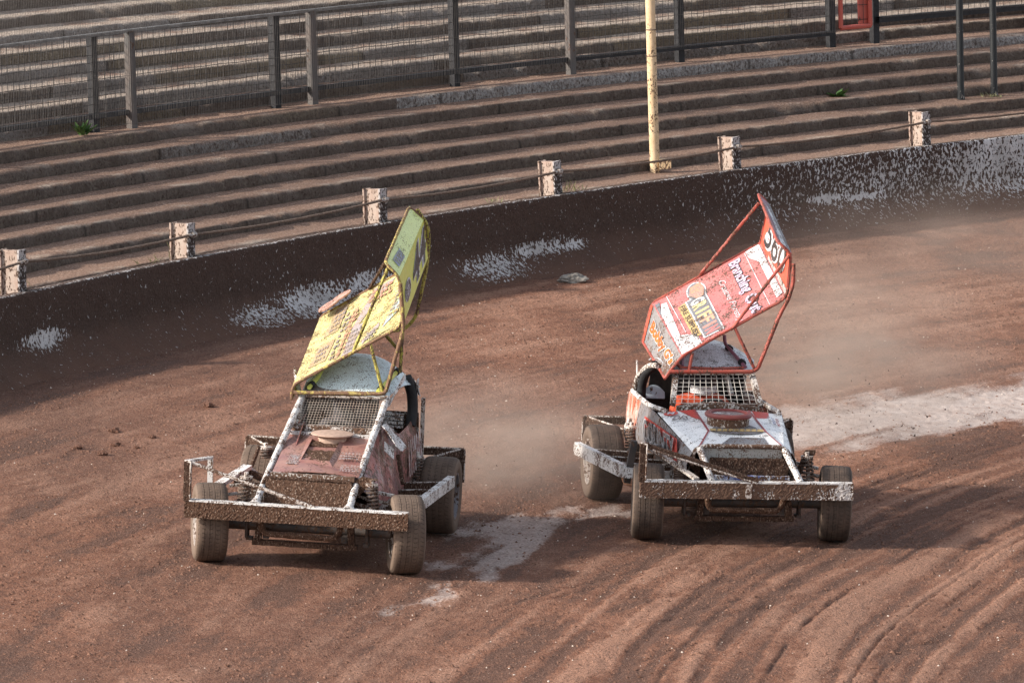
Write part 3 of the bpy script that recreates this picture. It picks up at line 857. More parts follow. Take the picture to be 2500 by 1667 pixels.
M_mud = mudmat('stuck_mud', .55, (.055, .031, .022), (.105, .060, .042))
M_mudlt = mudmat('stuck_mud_light', .7, (.072, .039, .026), (.135, .075, .050))
M_white = paint('white_tube', (.70, .69, .68), t=.535, scale=85, rough=.45, dust=.12)
M_whited = paint('white_tube_dirty', (.58, .54, .50), t=.50, scale=75, rough=.6, dust=.2)
M_whitem = paint('white_under_mud', (.58, .55, .52), t=.44, scale=70, rough=.6, dust=.2, bump=.9)
M_dark = plain('dark_underbody', (.022, .018, .016), .85, var=.4)
M_darkm = paint('dark_metal', (.035, .032, .031), t=.53, scale=40, rough=.6, dust=.1, mud=(.06, .036, .026))
M_pad = plain('black_padding', (.016, .016, .018), .7, var=.3)
M_spring = paint('spring_steel', (.055, .045, .04), t=.50, scale=60, rough=.5, dust=.3)
M_rim = paint('wheel_rim', (.40, .37, .34), t=.52, scale=60, rough=.5, dust=.3, metal=.3)
M_rimd = paint('wheel_rim_dark', (.16, .17, .19), t=.60, scale=34, rough=.45, dust=.15, metal=.6)
M_rust = paint('rusty_pipe', (.20, .09, .045), t=.60, scale=40, rough=.8, dust=.2)
M_meshw = paint('window_wire', (.60, .57, .52), t=.66, scale=70, rough=.6, dust=.1)
M_meshwL = paint('window_wire_muddy', (.40, .35, .30), t=.60, scale=70, rough=.7, dust=.2)
M_alu = paint('aluminium', (.55, .56, .56), t=.60, scale=45, rough=.35, dust=.15, metal=.4)

def tyre_mat(name, base, dust, tread=True):
    mt, nt, bs = new_mat(name)
    v = coord_(nt); x, y, z = sep_(nt, v)
    ang = math_(nt, 'ARCTAN2', z, x)
    rad = math_(nt, 'SQRT', math_(nt, 'ADD', math_(nt, 'MULTIPLY', x, x), math_(nt, 'MULTIPLY', z, z)))
    on = step_(nt, rad, .278, .286)
    zig = math_(nt, 'MULTIPLY', math_(nt, 'PINGPONG', math_(nt, 'MULTIPLY', y, 26.0), 1.0), .45)
    fr = math_(nt, 'FRACT', math_(nt, 'ADD', math_(nt, 'MULTIPLY', ang, 54 / 6.2832), zig))
    g1 = step_(nt, fr, .14, .10)
    fy = math_(nt, 'PINGPONG', math_(nt, 'MULTIPLY', y, 27.0), .5)
    g2 = step_(nt, fy, .07, .045)
    dash = step_(nt, math_(nt, 'FRACT', math_(nt, 'MULTIPLY', y, 19.0)), .45, .5)
    gr = math_(nt, 'MULTIPLY', math_(nt, 'MAXIMUM', math_(nt, 'MULTIPLY', g1, dash), math_(nt, 'MULTIPLY', g2, .08)), on)
    n = noise_(nt, v, 9, 5, .6); n2 = noise_(nt, v, 60, 3)
    c = mix_(nt, step_(nt, n, .3, .7), base, dust)
    c = mix_(nt, math_(nt, 'MULTIPLY', step_(nt, n2, .56, .64), .35), c, (.10, .06, .045))
    c = mix_(nt, math_(nt, 'MULTIPLY', math_(nt, 'SUBTRACT', 1.0, on), .55), c, (.19, .138, .105))
    c = mix_(nt, math_(nt, 'MULTIPLY', gr, .75), c, (.03, .024, .02))
    nt.links.new(c, bs.inputs['Base Color'])
    bs.inputs['Roughness'].default_value = .8
    bs.inputs['Specular IOR Level'].default_value = .25
    bump_(nt, bs, math_(nt, 'MULTIPLY_ADD', gr, -1.0, math_(nt, 'MULTIPLY', n2, .3)), .7, .008)
    return mt
M_tyreL = tyre_mat('dusty_tyre', (.090, .064, .050), (.145, .102, .077))
M_tyreR = tyre_mat('dark_tyre', (.040, .031, .027), (.095, .066, .051))

def make_wheel(root, x, y, rad, w, steer, side, tyre, rim, name='wheel'):
    """side = +1 when the outer face looks to +y"""
    hw = w / 2
    T = Matrix.Translation((x, y, rad - .004)) @ Matrix.Rotation(R(steer), 4, 'Z')
    mb = MB()
    rr = .172
    prof = [(rr, -hw * .86), (rr + .012, -hw * .92), (rr + .012, -hw * .80), (rr - .018, -hw * .7), (rr - .03, -hw * .2), (rr - .03, hw * .35), (rr - .018, hw * .72), (rr + .012, hw * .80), (rr + .012, hw * .92), (rr - .004, hw * .90),
            (rr - .012, hw * .70), (rr - .035, hw * .35), (.11, hw * .22), (.095, hw * .30), (.06, hw * .34), (.0, hw * .34)]
    mb.lathe([(r, h * side) for r, h in prof], 44, 'y')
    wh = obj(name, mb, rim, root, True)
    wh.matrix_local = T
    hub = MB().lathe([(0, hw * .62 * side), (.026, hw * .62 * side), (.034, hw * .5 * side), (.036, hw * .30 * side)], 16, 'y')
    for k in range(5):
        a = 2 * math.pi * k / 5
        hub.lathe([(0, hw * .50 * side), (.011, hw * .50 * side), (.011, hw * .3 * side)], 6, 'y', (.068 * math.cos(a), 0, .068 * math.sin(a)))
    obj('hub', hub, M_darkm, wh, True)
    t = MB()
    R_ = rad
    pr = [(rr + .004, -hw * .80), (rr + .03, -hw * .93), (R_ - .075, -hw * 1.0), (R_ - .035, -hw * .985), (R_ - .014, -hw * .90), (R_ - .004, -hw * .76)]
    gs = [-.5, -.17, .17, .5]
    for q in gs:
        pr += [(R_ - .001, hw * (q - .035)), (R_ - .0035, hw * (q - .022)), (R_ - .0035, hw * (q + .022)), (R_ - .001, hw * (q + .035))]
    pr += [(R_ - .004, hw * .76), (R_ - .014, hw * .90), (R_ - .035, hw * .985), (R_ - .075, hw * 1.0), (rr + .03, hw * .93), (rr + .004, hw * .80)]
    t.lathe(pr, 72, 'y')
    obj('tyre', t, tyre, wh, True)
    return wh

def spring(root, x, y, z0, z1, r=.042, lean=0.0):
    mb = MB(); n = 6.5; pts = []
    for i in range(int(n * 14) + 1):
        a = 2 * math.pi * i / 14; t = i / (n * 14)
        pts.append((x + r * math.cos(a), y + r * math.sin(a) + lean * t, z0 + (z1 - z0) * t))
    mb.tube(pts, .0085, 7)
    sp = obj('coil_spring', mb, M_spring, root, True)
    d = MB().tube([(x, y - lean * .1, z0 - .05), (x, y + lean * 1.1, z1 + .05)], .017, 10)
    d.lathe([(.0, -.008), (.050, -.008), (.050, .008), (0, .008)], 16, 'z', (x, y, z0 - .012)); d.lathe([(.0, -.008), (.050, -.008), (.050, .008), (0, .008)], 16, 'z', (x, y + lean, z1 + .012))
    obj('damper', d, M_whited, sp, True)

_font_cache = {}
def text_mesh(s, O, U, V, off, shear=0.0, bold=0.0, name='lettering'):
    """flat lettering filling the parallelogram O, O+U, O+V, lifted off along its normal"""
    cu = bpy.data.curves.new('t', 'FONT'); cu.body = s; cu.shear = shear; cu.offset = bold; cu.resolution_u = 3
    ob = bpy.data.objects.new('t', cu); COL.objects.link(ob)
    dg = bpy.context.evaluated_depsgraph_get(); dg.update()
    me = bpy.data.meshes.new_from_object(ob.evaluated_get(dg)); bpy.data.objects.remove(ob)
    me.name = name
    co = [v.co.copy() for v in me.vertices]
    x0 = min(c.x for c in co); x1 = max(c.x for c in co); y0 = min(c.y for c in co); y1 = max(c.y for c in co)
    if isinstance(O, Panel):          # U, V hold the (a, b) of lower left, lower right, upper left
        (a0, b0), (a1, b1), (a2, b2) = U
        for v, c in zip(me.vertices, co):
            x, y = (c.x - x0) / (x1 - x0), (c.y - y0) / (y1 - y0)
            v.co = O.p(a0 + (a1 - a0) * x + (a2 - a0) * y, b0 + (b1 - b0) * x + (b2 - b0) * y, off)
    else:
        O, U, V = Vector(O), Vector(U), Vector(V); N = U.cross(V).normalized()
        for v, c in zip(me.vertices, co):
            v.co = O + U * ((c.x - x0) / (x1 - x0)) + V * ((c.y - y0) / (y1 - y0)) + N * off
    me.materials.clear()
    return me
def letter(s, O, U, V, mat, parent, off=.004, shear=0.0, bold=0.0, outline=None, name='lettering', ow=.03):
    if outline is not None:
        obj(name + '_outline', text_mesh(s, O, U, V, off, shear, bold + ow, name + '_outline'), outline, parent)
        off += .0015
        if isinstance(O, Panel):
            (a0, b0), (a1, b1), (a2, b2) = U
            ua, ub, va, vb = a1 - a0, b1 - b0, a2 - a0, b2 - b0
            q = (a0 + .012 * ua + .03 * va, b0 + .012 * ub + .03 * vb)
            U = (q, (q[0] + ua * .976, q[1] + ub * .976), (q[0] + va * .94, q[1] + vb * .94))
            return obj(name, text_mesh(s, O, U, V, off, shear, bold, name), mat, parent)
        O = Vector(O); U = Vector(U); V = Vector(V)
        O = O + U * .012 + V * .03; U = U * .976; V = V * .94
    return obj(name, text_mesh(s, O, U, V, off, shear, bold, name), mat, parent)

class Panel:
    """four-cornered patch: O, O+A (a=1), O+B (b=1) and the corner D where a=b=1; flip = +1 or -1 turns the normal"""
    def __init__(s, O, A, B, flip=1, D=None):
        s.O, s.A, s.B = Vector(O), Vector(A), Vector(B)
        s.D = Vector(D) if D is not None else s.O + s.A + s.B
        s.K = s.D - s.O - s.A - s.B
        s.flip = flip; s.N = s.A.cross(s.B).normalized() * flip
    def p(s, a, b, off=0.0):
        n = (s.A + s.K * b).cross(s.B + s.K * a).normalized() * s.flip
        return s.O + s.A * a + s.B * b + s.K * (a * b) + n * off
    def shape(s, ab, off, mat, parent, name):
        q = [s.p(a, b, off) for a, b in ab]
        n = Vector((0, 0, 0))
        for i in range(len(q)): n += (q[i] - q[0]).cross(q[(i + 1) % len(q)] - q[0])
        if n.dot(s.N) < 0: q.reverse()
        return obj(name, MB().add(q, [tuple(range(len(q)))]), mat, parent)

def wing(root, F_, B_, mats, fr, board_fold=True):
    """folded aerofoil: front and rear section points LB lip bottom, RT right edge, M left edge of main plane, FO fold, E inner edge of the top flap"""
    f = {k: Vector(v) for k, v in F_.items()}; b = {k: Vector(v) for k, v in B_.items()}
    main = MB().shell(lambda u, v: f['RT'].lerp(f['M'], u).lerp(b['RT'].lerp(b['M'], u), v), 12, 10, .004)
    w = obj('wing', main, mats['main'], root)
    sheet = lambda p, q, r_, t: MB().shell(lambda u, v: p.lerp(q, u).lerp(t.lerp(r_, u), v), 6, 6, .003)
    obj('lip', sheet(f['LB'], f['RT'], b['RT'], b['LB']), mats['lip'], w)
    obj('side_board', sheet(f['M'], f['FO'], b['FO'], b['M']), mats['board'], w)
    obj('top_flap', sheet(f['FO'], f['E'], b['E'], b['FO']), mats['flap'], w)
    r = .0125
    ed = MB()
    ed.tube([f['LB'], f['RT'], f['M'], f['FO'], f['E'], b['E'], b['FO'], b['M']], r, 8, fillet=.07, seg=.04)
    ed.tube([b['M'], b['RT'], b['LB'], f['LB']], r, 8, fillet=.05, seg=.04)
    obj('edge_tube', ed.rough(.0025, 50), mats['edge'], w, True)
    return w, f, b

def roof(root, yc, hw, x0, x1, zedge, crest, mat, name='roof'):
    def fn(u, v):
        x = x0 + (x1 - x0) * u
        cr = zedge(u) + (crest(u) - zedge(u)) * (1 - abs(2 * v - 1) ** 2.3)
        return (x, yc(u) + hw(u) * (2 * v - 1), cr)
    return obj(name, MB().shell(fn, 18, 22, .008), mat, root, True)

def window_grid(root, TL, TR, BL, BR, nu, nv, t, mat):
    TL, TR, BL, BR = map(Vector, (TL, TR, BL, BR)); mb = MB()
    for i in range(nu + 1):
        a = TL.lerp(TR, i / nu); b = BL.lerp(BR, i / nu); mb.bar(a, b, t, t, (1, 0, .4))
    for j in range(nv + 1):
        a = TL.lerp(BL, j / nv); b = TR.lerp(BR, j / nv); mb.bar(a, b, t * .95, t * .95, (1, 0, .4))
    o = obj('window_mesh', mb, mat, root); o['kind'] = 'stuff'
    return o

def running_gear(root, steer, tyre, rimF, rimR, frontwide=.75, rear=(-.785, .785)):
    for sd in (-1, 1):
        make_wheel(root, .885, frontwide * sd, .299, .245, steer, sd, tyre, rimF)
        make_wheel(root, -.885, rear[(sd + 1) // 2], .303, .275, 0, sd, tyre, rimR)
    ax = MB().tube([(.885, -.64, .29), (.885, .64, .29)], .036, 12)
    obj('front_axle', ax, M_darkm, root, True)
    obj('rear_axle', MB().tube([(-.885, -.68, .30), (-.885, .68, .30)], .045, 12).lathe([(0, -.12), (.10, -.11), (.15, 0), (.10, .11), (0, .12)], 16, 'y', (-.885, .05, .30)), M_darkm, root, True)
    for sd in (-1, 1):
        obj('steering_arm', MB().tube([(.72, .12 * sd, .26), (.74, .62 * sd, .25), (.84, .66 * sd, .28)], .013, 8), M_darkm, root, True)
        st = MB()
        for xx in (.86, .93): st.tube([(xx, .46 * sd, .33), (xx, .46 * sd, .20)], .012, 8)
        st.box((.85, .445 * sd - .015, .185), (.94, .445 * sd + .03, .205))
        obj('axle_bracket', st, M_darkm, root)
        obj('chassis_rail', MB().bar((1.18, .33 * sd, .42), (-1.3, .42 * sd, .40), .05, .07), M_whitem, root)
        obj('chassis_rail', MB().bar((1.0, .30 * sd, .24), (-.6, .38 * sd, .22), .045, .05), M_darkm, root)
    obj('floor_pan', MB().box((-1.2, -.40, .20), (.55, .42, .215)), M_dark, root)
    obj('engine_block', MB().box((.15, -.17, .28), (.72, .18, .62)).tube([(.2, -.26, .46), (.66, -.26, .46)], .05, 8).tube([(.2, .26, .46), (.66, .26, .46)], .05, 8), M_dark, root)
    obj('bulkhead', MB().plate([(-.02, -.40, .22), (-.02, .42, .22), (-.02, .38, .80), (-.02, -.36, .80)], .01), M_dark, root)
    sk = MB().tube([(1.12, -.32, .40), (1.12, -.31, .275), (1.12, .26, .268), (1.12, .30, .40)], .024, 10, fillet=.06, seg=.04).rough(.004, 40)
    obj('skid_hoop', sk, M_mudlt, root, True)
    obj('front_crossmember', MB().mudbox((.96, -.40, .165), (1.02, .40, .205), .04, .004), M_mud, root)
    for sd in (-1, 1):
        obj('skid_leg', MB().bar((1.0, .36 * sd, .19), (1.0, .34 * sd, .40), .05, .05), M_mud, root)

def front_end(root, plate_mat, flange_mat, hoop):
    bm_ = obj('front_bumper', MB().mudbox((1.225, -.885, .385), (1.262, .812, .508), .012, .0055), plate_mat, root)
    obj('top_flange', MB().mudbox((1.185, -.85, .509), (1.262, .810, .521), .03, .0025), flange_mat, bm_)
    gd = obj('wheel_guard', MB().mudbox((1.222, -.897, .515), (1.262, -.842, .812), .02, .004), M_mud, root)
    obj('guard_edge', MB().tube([(1.266, -.845, .53), (1.266, -.845, .805), (1.25, -.895, .815)], .007, 6, seg=.02).rough(.003, 60), M_whited, gd, True)
    hoop(gd)
    for sd in (-1, 1):
        obj('bumper_bracket', MB().bar((1.21, .36 * sd, .47), (.9, .34 * sd, .42), .05, .06), M_whitem, root)

def side_bar(root, sd, fr, rr, h, mat):
    """bent side rail between the wheels with three struts to the chassis"""
    fr, rr = Vector(fr), Vector(rr)
    sb = obj('side_rail', MB().bar(fr, rr, .055, h), mat, root)
    mid = fr.lerp(rr, .1)
    obj('rail_end', MB().bar(fr + Vector((.01, -.0, -.01)), (fr.x + .03, .48 * sd, fr.z - .04), .045, h * .8), mat, sb)
    for i, t in enumerate((.28, .55, .85)):
        q = fr.lerp(rr, t); q.z -= .01
        obj('strut', MB().bar(q, (q.x + .05, .44 * sd, q.z - .03), .04, .06), M_mud, sb)
        obj('strut_cap', MB().bar(q + Vector((0, 0, .034)), (q.x + .05, .44 * sd, q.z + .004), .018, .006), M_whited, sb)
    return sb

def rear_end(root):
    rb = MB()
    for sd in (-1, 1):
        rb.bar((-1.47, .0, .535), (-1.47, .86 * sd, .545), .05, .055)
        rb.bar((-1.47, .85 * sd, .57), (-1.47, .85 * sd, .31), .05, .05, (1, 0, 0))
        rb.bar((-1.45, .84 * sd, .545), (-1.0, .46 * sd, .47), .04, .05)
        rb.bar((-1.47, .85 * sd, .335), (-1.1, .45 * sd, .34), .04, .05)
    o = obj('rear_bumper', rb, M_mud, root)
    ed = MB()
    for sd in (-1, 1):
        ed.tube([(-1.47, .0, .565), (-1.47, .86 * sd, .575), (-1.455, .875 * sd, .56), (-1.455, .875 * sd, .31)], .009, 6, seg=.03)
        ed.tube([(-1.44, .84 * sd, .575), (-1.0, .46 * sd, .50)], .008, 6, seg=.03)
    obj('bumper_edge', ed.rough(.003, 60), M_whited, o, True)
    pl = MB()
    for sd in (-1, 1):
        pl.plate([(-1.44, .845 * sd, .56), (-1.44, .60 * sd, .48), (-1.44, .62 * sd, .33), (-1.44, .845 * sd, .31)], .01)
    obj('bumper_plate', pl, M_mud, o)
    obj('fuel_tank', MB().box((-1.36, -.28, .30), (-1.0, .30, .62)), M_darkm, root)

def person(M4, lbl, suit, helmetc, visor, yo=0.0, chin=None):
    """a driver sitting in the car: one skinned body, gloved hands round the wheel"""
    vs, es, rs, mats_ = [], [], [], []
    def add(p, r, par=None):
        vs.append(p); rs.append(r)
        if par is not None: es.append((par, len(vs) - 1))
        return len(vs) - 1
    pel = add((-.84, yo, .42), .15)
    sp = add((-.88, yo, .60), .145, pel); ch = add((-.90, yo, .76), .155, sp); nk = add((-.87, yo, .885), .07, ch); hd = add((-.83, yo, .96), .075, nk)
    for sd in (-1, 1):
        sh = add((-.87, yo + .175 * sd, .80), .075, ch)
        el = add((-.66, yo + .27 * sd, .66), .052, sh)
        wr = add((-.45, yo + .14 * sd, .755), .036, el)
        pm = add((-.40, yo + .125 * sd, .775), .036, wr)
        for q in range(4):
            a = add((-.365, yo + (.128 + .004 * q) * sd, .80 - .021 * q), .0115, pm)
            b2 = add((-.345, yo + (.105 + .004 * q) * sd, .803 - .021 * q), .0105, a)
            add((-.362, yo + (.088 + .004 * q) * sd, .80 - .021 * q), .0095, b2)
        a = add((-.395, yo + .095 * sd, .802), .012, pm); add((-.372, yo + .078 * sd, .815), .010, a)
        hp = add((-.80, yo + .10 * sd, .38), .095, pel)
        kn = add((-.42, yo + .15 * sd, .50), .065, hp)
        an = add((-.12, yo + .12 * sd, .30), .045, kn)
        add((-.03, yo + .12 * sd, .34), .04, an)
    me = bpy.data.meshes.new('person'); me.from_pydata(vs, es, [])
    o = bpy.data.objects.new('person', me); COL.objects.link(o); o.matrix_world = M4
    o.modifiers.new('skin', 'SKIN')
    for i, sv in enumerate(me.skin_vertices[0].data): sv.radius = (rs[i], rs[i] * .92)
    me.skin_vertices[0].data[0].use_root = True
    ss = o.modifiers.new('sub', 'SUBSURF'); ss.levels = 1; ss.render_levels = 1
    me.materials.append(suit)
    tag(o, lbl, 'person')
    h = MB().grid(lambda u, v: (-.83 + .135 * math.sin(math.pi * v) * math.cos(2 * math.pi * u), yo + .118 * math.sin(math.pi * v) * math.sin(2 * math.pi * u), .985 + .140 * math.cos(math.pi * v) * (1 if v < .5 else .95)), 24, 16)
    hel = obj('helmet', h, helmetc, o, True)
    hel.data.flip_normals()
    obj('visor', MB().grid(lambda u, v: (-.83 + .141 * math.cos((u - .5) * 2.3), yo + .125 * math.sin((u - .5) * 2.3), .965 + .075 * v), 12, 3), visor, hel, True)
    obj('chin_bar', MB().grid(lambda u, v: (-.815 + .143 * math.cos((u - .5) * 2.2), yo + .122 * math.sin((u - .5) * 2.2), .90 + .062 * v), 12, 3), chin or helmetc, hel, True)
    return o

def cockpit(root, yo, yb=.44):
    st = MB().plate([(-1.02, yo - .24, .30), (-1.02, yo + .24, .30), (-1.06, yo + .20, 1.0), (-1.06, yo - .20, 1.0)], .05)
    st.plate([(-1.0, yo - .24, .28), (-.5, yo - .24, .30), (-.5, yo + .24, .30), (-1.0, yo + .24, .28)], .06)
    obj('seat', st, M_pad, root)
    obj('added_cab_panel', MB().plate([(-1.09, yo - .44, .40), (-1.09, yo + yb, .40), (-1.12, yo + yb - .04, 1.13), (-1.12, yo - .36, 1.13)], .012), M_dark, root)  # dark panel added behind the seat to keep the cab interior dark
    sw = MB().tube([(-.37 + .045 * math.sin(a), yo + .145 * math.cos(a), .775 + .138 * math.sin(a)) for a in [2 * math.pi * i / 24 for i in range(24)]], .014, 8, closed=True)
    sw.tube([(-.37, yo, .775), (-.1, yo, .70)], .02, 8)
    sw.tube([(-.37, yo - .14, .775), (-.37, yo + .14, .775)], .009, 6)
    obj('steering_wheel', sw, M_pad, root, True)

# ---- car with the yellow wing (left)
LM = car_frame(-1.4495, -1.3631, -.1276)
carL = tag(empty('stock_car', LM), 'mud-caked stock car with raised yellow wing and maroon bonnet, numbered 44 on the wing', 'stock car', 'stock cars racing on the shale')
running_gear(carL, 15, M_tyreL, M_rim, M_rimd, rear=(-.655, .77))
def hoopL(gd):
    obj('guard_hoop', MB().bar((1.25, -.875, .812), (.66, -.80, .748), .045, .018).bar((.66, -.80, .757), (.63, -.80, .47), .04, .018, (1, 0, 0)), M_white, gd)
    obj('diagonal_brace', MB().tube([(1.242, -.865, .808), (1.242, .10, .515)], .0145, 8, seg=.02).rough(.005, 55), M_whited, gd, True)
front_end(carL, M_mudlt, M_white, hoopL)
side_bar(carL, 1, (.52, .79, .455), (-.47, .905, .485), .085, M_white)
sbq = obj('side_rail', MB().bar((.62, -.80, .49), (.10, -.60, .60), .075, .03).bar((.10, -.60, .585), (.05, -.44, .46), .05, .05), M_white, carL)
obj('strut', MB().bar((.32, -.66, .53), (.36, -.40, .47), .04, .05), M_mud, sbq)
obj('strut', MB().bar((.12, -.62, .565), (.16, -.38, .50), .04, .05), M_mud, sbq)
rear_end(carL)
for sd in (-1, 1):
    spring(carL, .90, .50 * sd + .0, .46, .645, lean=-.02 * sd)
    spring(carL, -.74, .60 * sd, .44, .60)
    if sd > 0: obj('spring_tower', MB().plate([(.87, .30 * sd, .47), (.87, .47 * sd, .66), (.87, .52 * sd, .695), (.87, .40 * sd, .71), (.87, .32 * sd, .66)], .03), M_mudlt, carL)
    obj('upright_arm', MB().tube([(-.03, .54 * sd, .74), (.06, .60 * sd, .53)], .017, 8).rough(.003, 60), M_mud, carL, True)
    for k in range(3):
        obj('suspension_arm', MB().bar((.83 - .07 * k, .33 * sd, .50 + .045 * k), (.86 - .05 * k, .63 * sd, .44 + .06 * k), .022, .022), M_whited, carL)
M_maroon = paint('maroon_bonnet', (.25, .10, .085), t=.60, scale=50, rough=.36, dust=.36, base2=(.17, .075, .078), dustc=(.40, .235, .185), bump=.25, coat=.25)
M_maroonside = paint('maroon_side', (.30, .075, .065), t=.55, scale=45, rough=.35, dust=.18, base2=(.16, .06, .075), mud=(.10, .055, .04), coat=.25, grad=('X', .2, -1.1, .10))
M_dusty = plain('dust_coated', (.40, .275, .215), .8, var=.2, scale=25)
# bonnet: front edge to windscreen base, with a raised scoop panel
def hoodL(u, v):
    x = .86 - .88 * u
    y = .045 + (-.335 + .66 * v)
    z = .695 + .165 * u + .022 * math.sin(math.pi * v) + .012 * math.sin(6 * v + 3 * u) * math.sin(math.pi * u)
    return (x, y, z)
hd = obj('bonnet', MB().shell(hoodL, 14, 14, .006), M_maroon, carL, True)
sc = lambda a, b: Vector((.70 - .56 * a, -.13 + .26 * b + .015 * a, .735 + .105 * a))
def scoop_ring():
    mb = MB()
    o = [sc(-.06, -.12), sc(-.06, 1.12), sc(1.08, 1.10), sc(1.08, -.12)]; i_ = [sc(.10, .08), sc(.10, .92), sc(.92, .92), sc(.92, .08)]
    up = Vector((0, 0, .03))
    for k in range(4):
        k2 = (k + 1) % 4
        mb.add([o[k], o[k2], i_[k2] + up, i_[k] + up, i_[k] - up * .2, i_[k2] - up * .2], [(0, 1, 2, 3), (3, 2, 5, 4)])
    return mb
obj('scoop_frame', scoop_ring(), M_maroon, hd)
obj('scoop_mud', MB().shell(lambda u, v: sc(.10 + .46 * u, .06 + .88 * v) + Vector((0, 0, .010 + .012 * mnoise.noise(Vector((u * 7, v * 7, 0))))), 14, 12, .006), M_mudlt, hd, True)
obj('scoop_mud', MB().shell(lambda u, v: sc(.72 + .20 * u, .06 + .88 * v) + Vector((0, 0, .012 + .012 * mnoise.noise(Vector((u * 4, v * 7, 3))))), 8, 12, .006), M_mudlt, hd, True)
obj('front_strip', MB().mudbox((.845, -.30, .668), (.90, .345, .705), .03, .004), M_whitem, hd)
obj('rear_strip', MB().mudbox((-.01, -.29, .862), (.05, .37, .884), .03, .004), M_white, hd)
o = obj('air_filter', MB().lathe([(0, .918), (.10, .916), (.160, .905), (.163, .898), (.145, .888), (.11, .875), (.11, .82), (0, .82)], 40, 'z', (.13, .05, 0)), M_dusty, carL, True)
# decals left on the bonnet: scribbled pale lettering
M_dec = paint('worn_decal', (.48, .48, .52), t=.55, scale=60, rough=.5, dust=.4, mud=(.26, .12, .11), mud2=(.3, .15, .13))
hp = Panel((.86, -.29, .703), (0, .66, .004), (-.88, 0, .165))
for (a, b, wa, wb) in ((.14, .16, .10, .20), (.70, .40, .16, .035), (.70, .34, .18, .03)):
    hp.shape([(a, b), (a + wa, b + .02), (a + wa, b + wb), (a, b + wb)], .020 if a < .5 else .022, M_dec, hd, 'worn_decal')
obj('radiator_panel', MB().mudbox((.99, -.325, .475), (1.02, .315, .655), .02, .006, lambda p: (p.x - (p.z - .475) * .55, p.y, p.z)), M_mudlt, carL)
obj('radiator_frame', MB().tube([(1.05, -.345, .47), (.90, -.345, .665), (.90, .33, .668), (1.05, .33, .47)], .014, 8, fillet=.05, seg=.03).rough(.004, 50), M_mud, carL, True)
for sd, (kn, tp) in ((-1, ((.83, -.345, .635), (-.42, -.275, 1.09))), (1, ((.83, .355, .655), (-.42, .385, 1.11)))):
    obj('front_tube', MB().tube([(1.20, .355 * sd, .505), kn, tp], .027, 12, fillet=.08, seg=.05).rough(.002, 30), M_white, carL, True)
    obj('tube_foot', MB().tube([(1.205, .355 * sd, .50), (1.17, .355 * sd, .535)], [.055, .028], 10), M_white, carL, True)
# cowl, side panels
obj('cowl', MB().mudbox((-.10, -.29, .862), (-.03, .40, .925), .025, .010), M_whitem, carL)
def sideL(sd, y0, yc):
    def fn(u, v):
        x = .86 - 1.98 * u
        k = float(sstep(-.08, -.30, np.float64(x)))
        zt = min(.625 + (.83 - x) * .364, .94) * (1 - k) + (.862 + .012 * math.sin(6 * u) + .05 * max(0, u - .75)) * k
        zb = .43 + .02 * math.sin(5 * u)
        bulge = .030 * math.sin(math.pi * v) + .022 * math.sin(9 * u + 2 * v) * math.sin(math.pi * v) + .010 * math.sin(23 * u - 6 * v) * math.sin(math.pi * v)
        yt = .352 * (1 - k) + .475 * k; yb = .43 + .10 * min(u / .35, 1)
        y = yb + (yt - yb) * v + bulge
        return (x, yc + y * sd, zb + (zt - zb) * v)
    return MB().shell(fn, 40, 12, .006 * -sd)
sL = obj('side_panel', sideL(1, 0, .03), M_maroonside, carL, True)
sR = obj('side_panel', sideL(-1, 0, .155), M_maroonside, carL, True)
obj('side_sill', MB().bar((.5, .53, .43), (-1.1, .56, .43), .04, .06), M_whitem, sL)
obj('torn_flap', MB().shell(lambda u, v: (.02 - .22 * u + .10 * v, .415 + .13 * v + .05 * u, .965 - .155 * v - .03 * u + .02 * math.sin(5 * u + 2 * v)), 8, 8, .004), M_white, carL, True)
obj('bent_tab', MB().plate([(.16, .46, .80), (.10, .45, .86), (.06, .52, .80), (.12, .53, .73)], .005), M_white, carL)
stripe = Panel((-.35, .575, .50), (-.62, .02, .02), (0, -.03, .30))
for k in range(7):
    stripe.shape([(.02 + .14 * k, .05), (.09 + .14 * k, .03), (.13 + .14 * k, .92), (.07 + .14 * k, .95)], .02, M_dec, sL, 'worn_decal')
# windscreen mesh
window_grid(carL, (-.40, -.245, 1.085), (-.40, .36, 1.105), (-.06, -.265, .91), (-.06, .375, .925), 27, 12, .0027, M_meshwL)
obj('screen_frame', MB().tube([(-.07, -.27, .905), (-.40, -.26, 1.09), (-.40, .37, 1.11), (-.07, .385, .92)], .012, 8, seg=.03).rough(.003, 60), M_whited, carL, True)
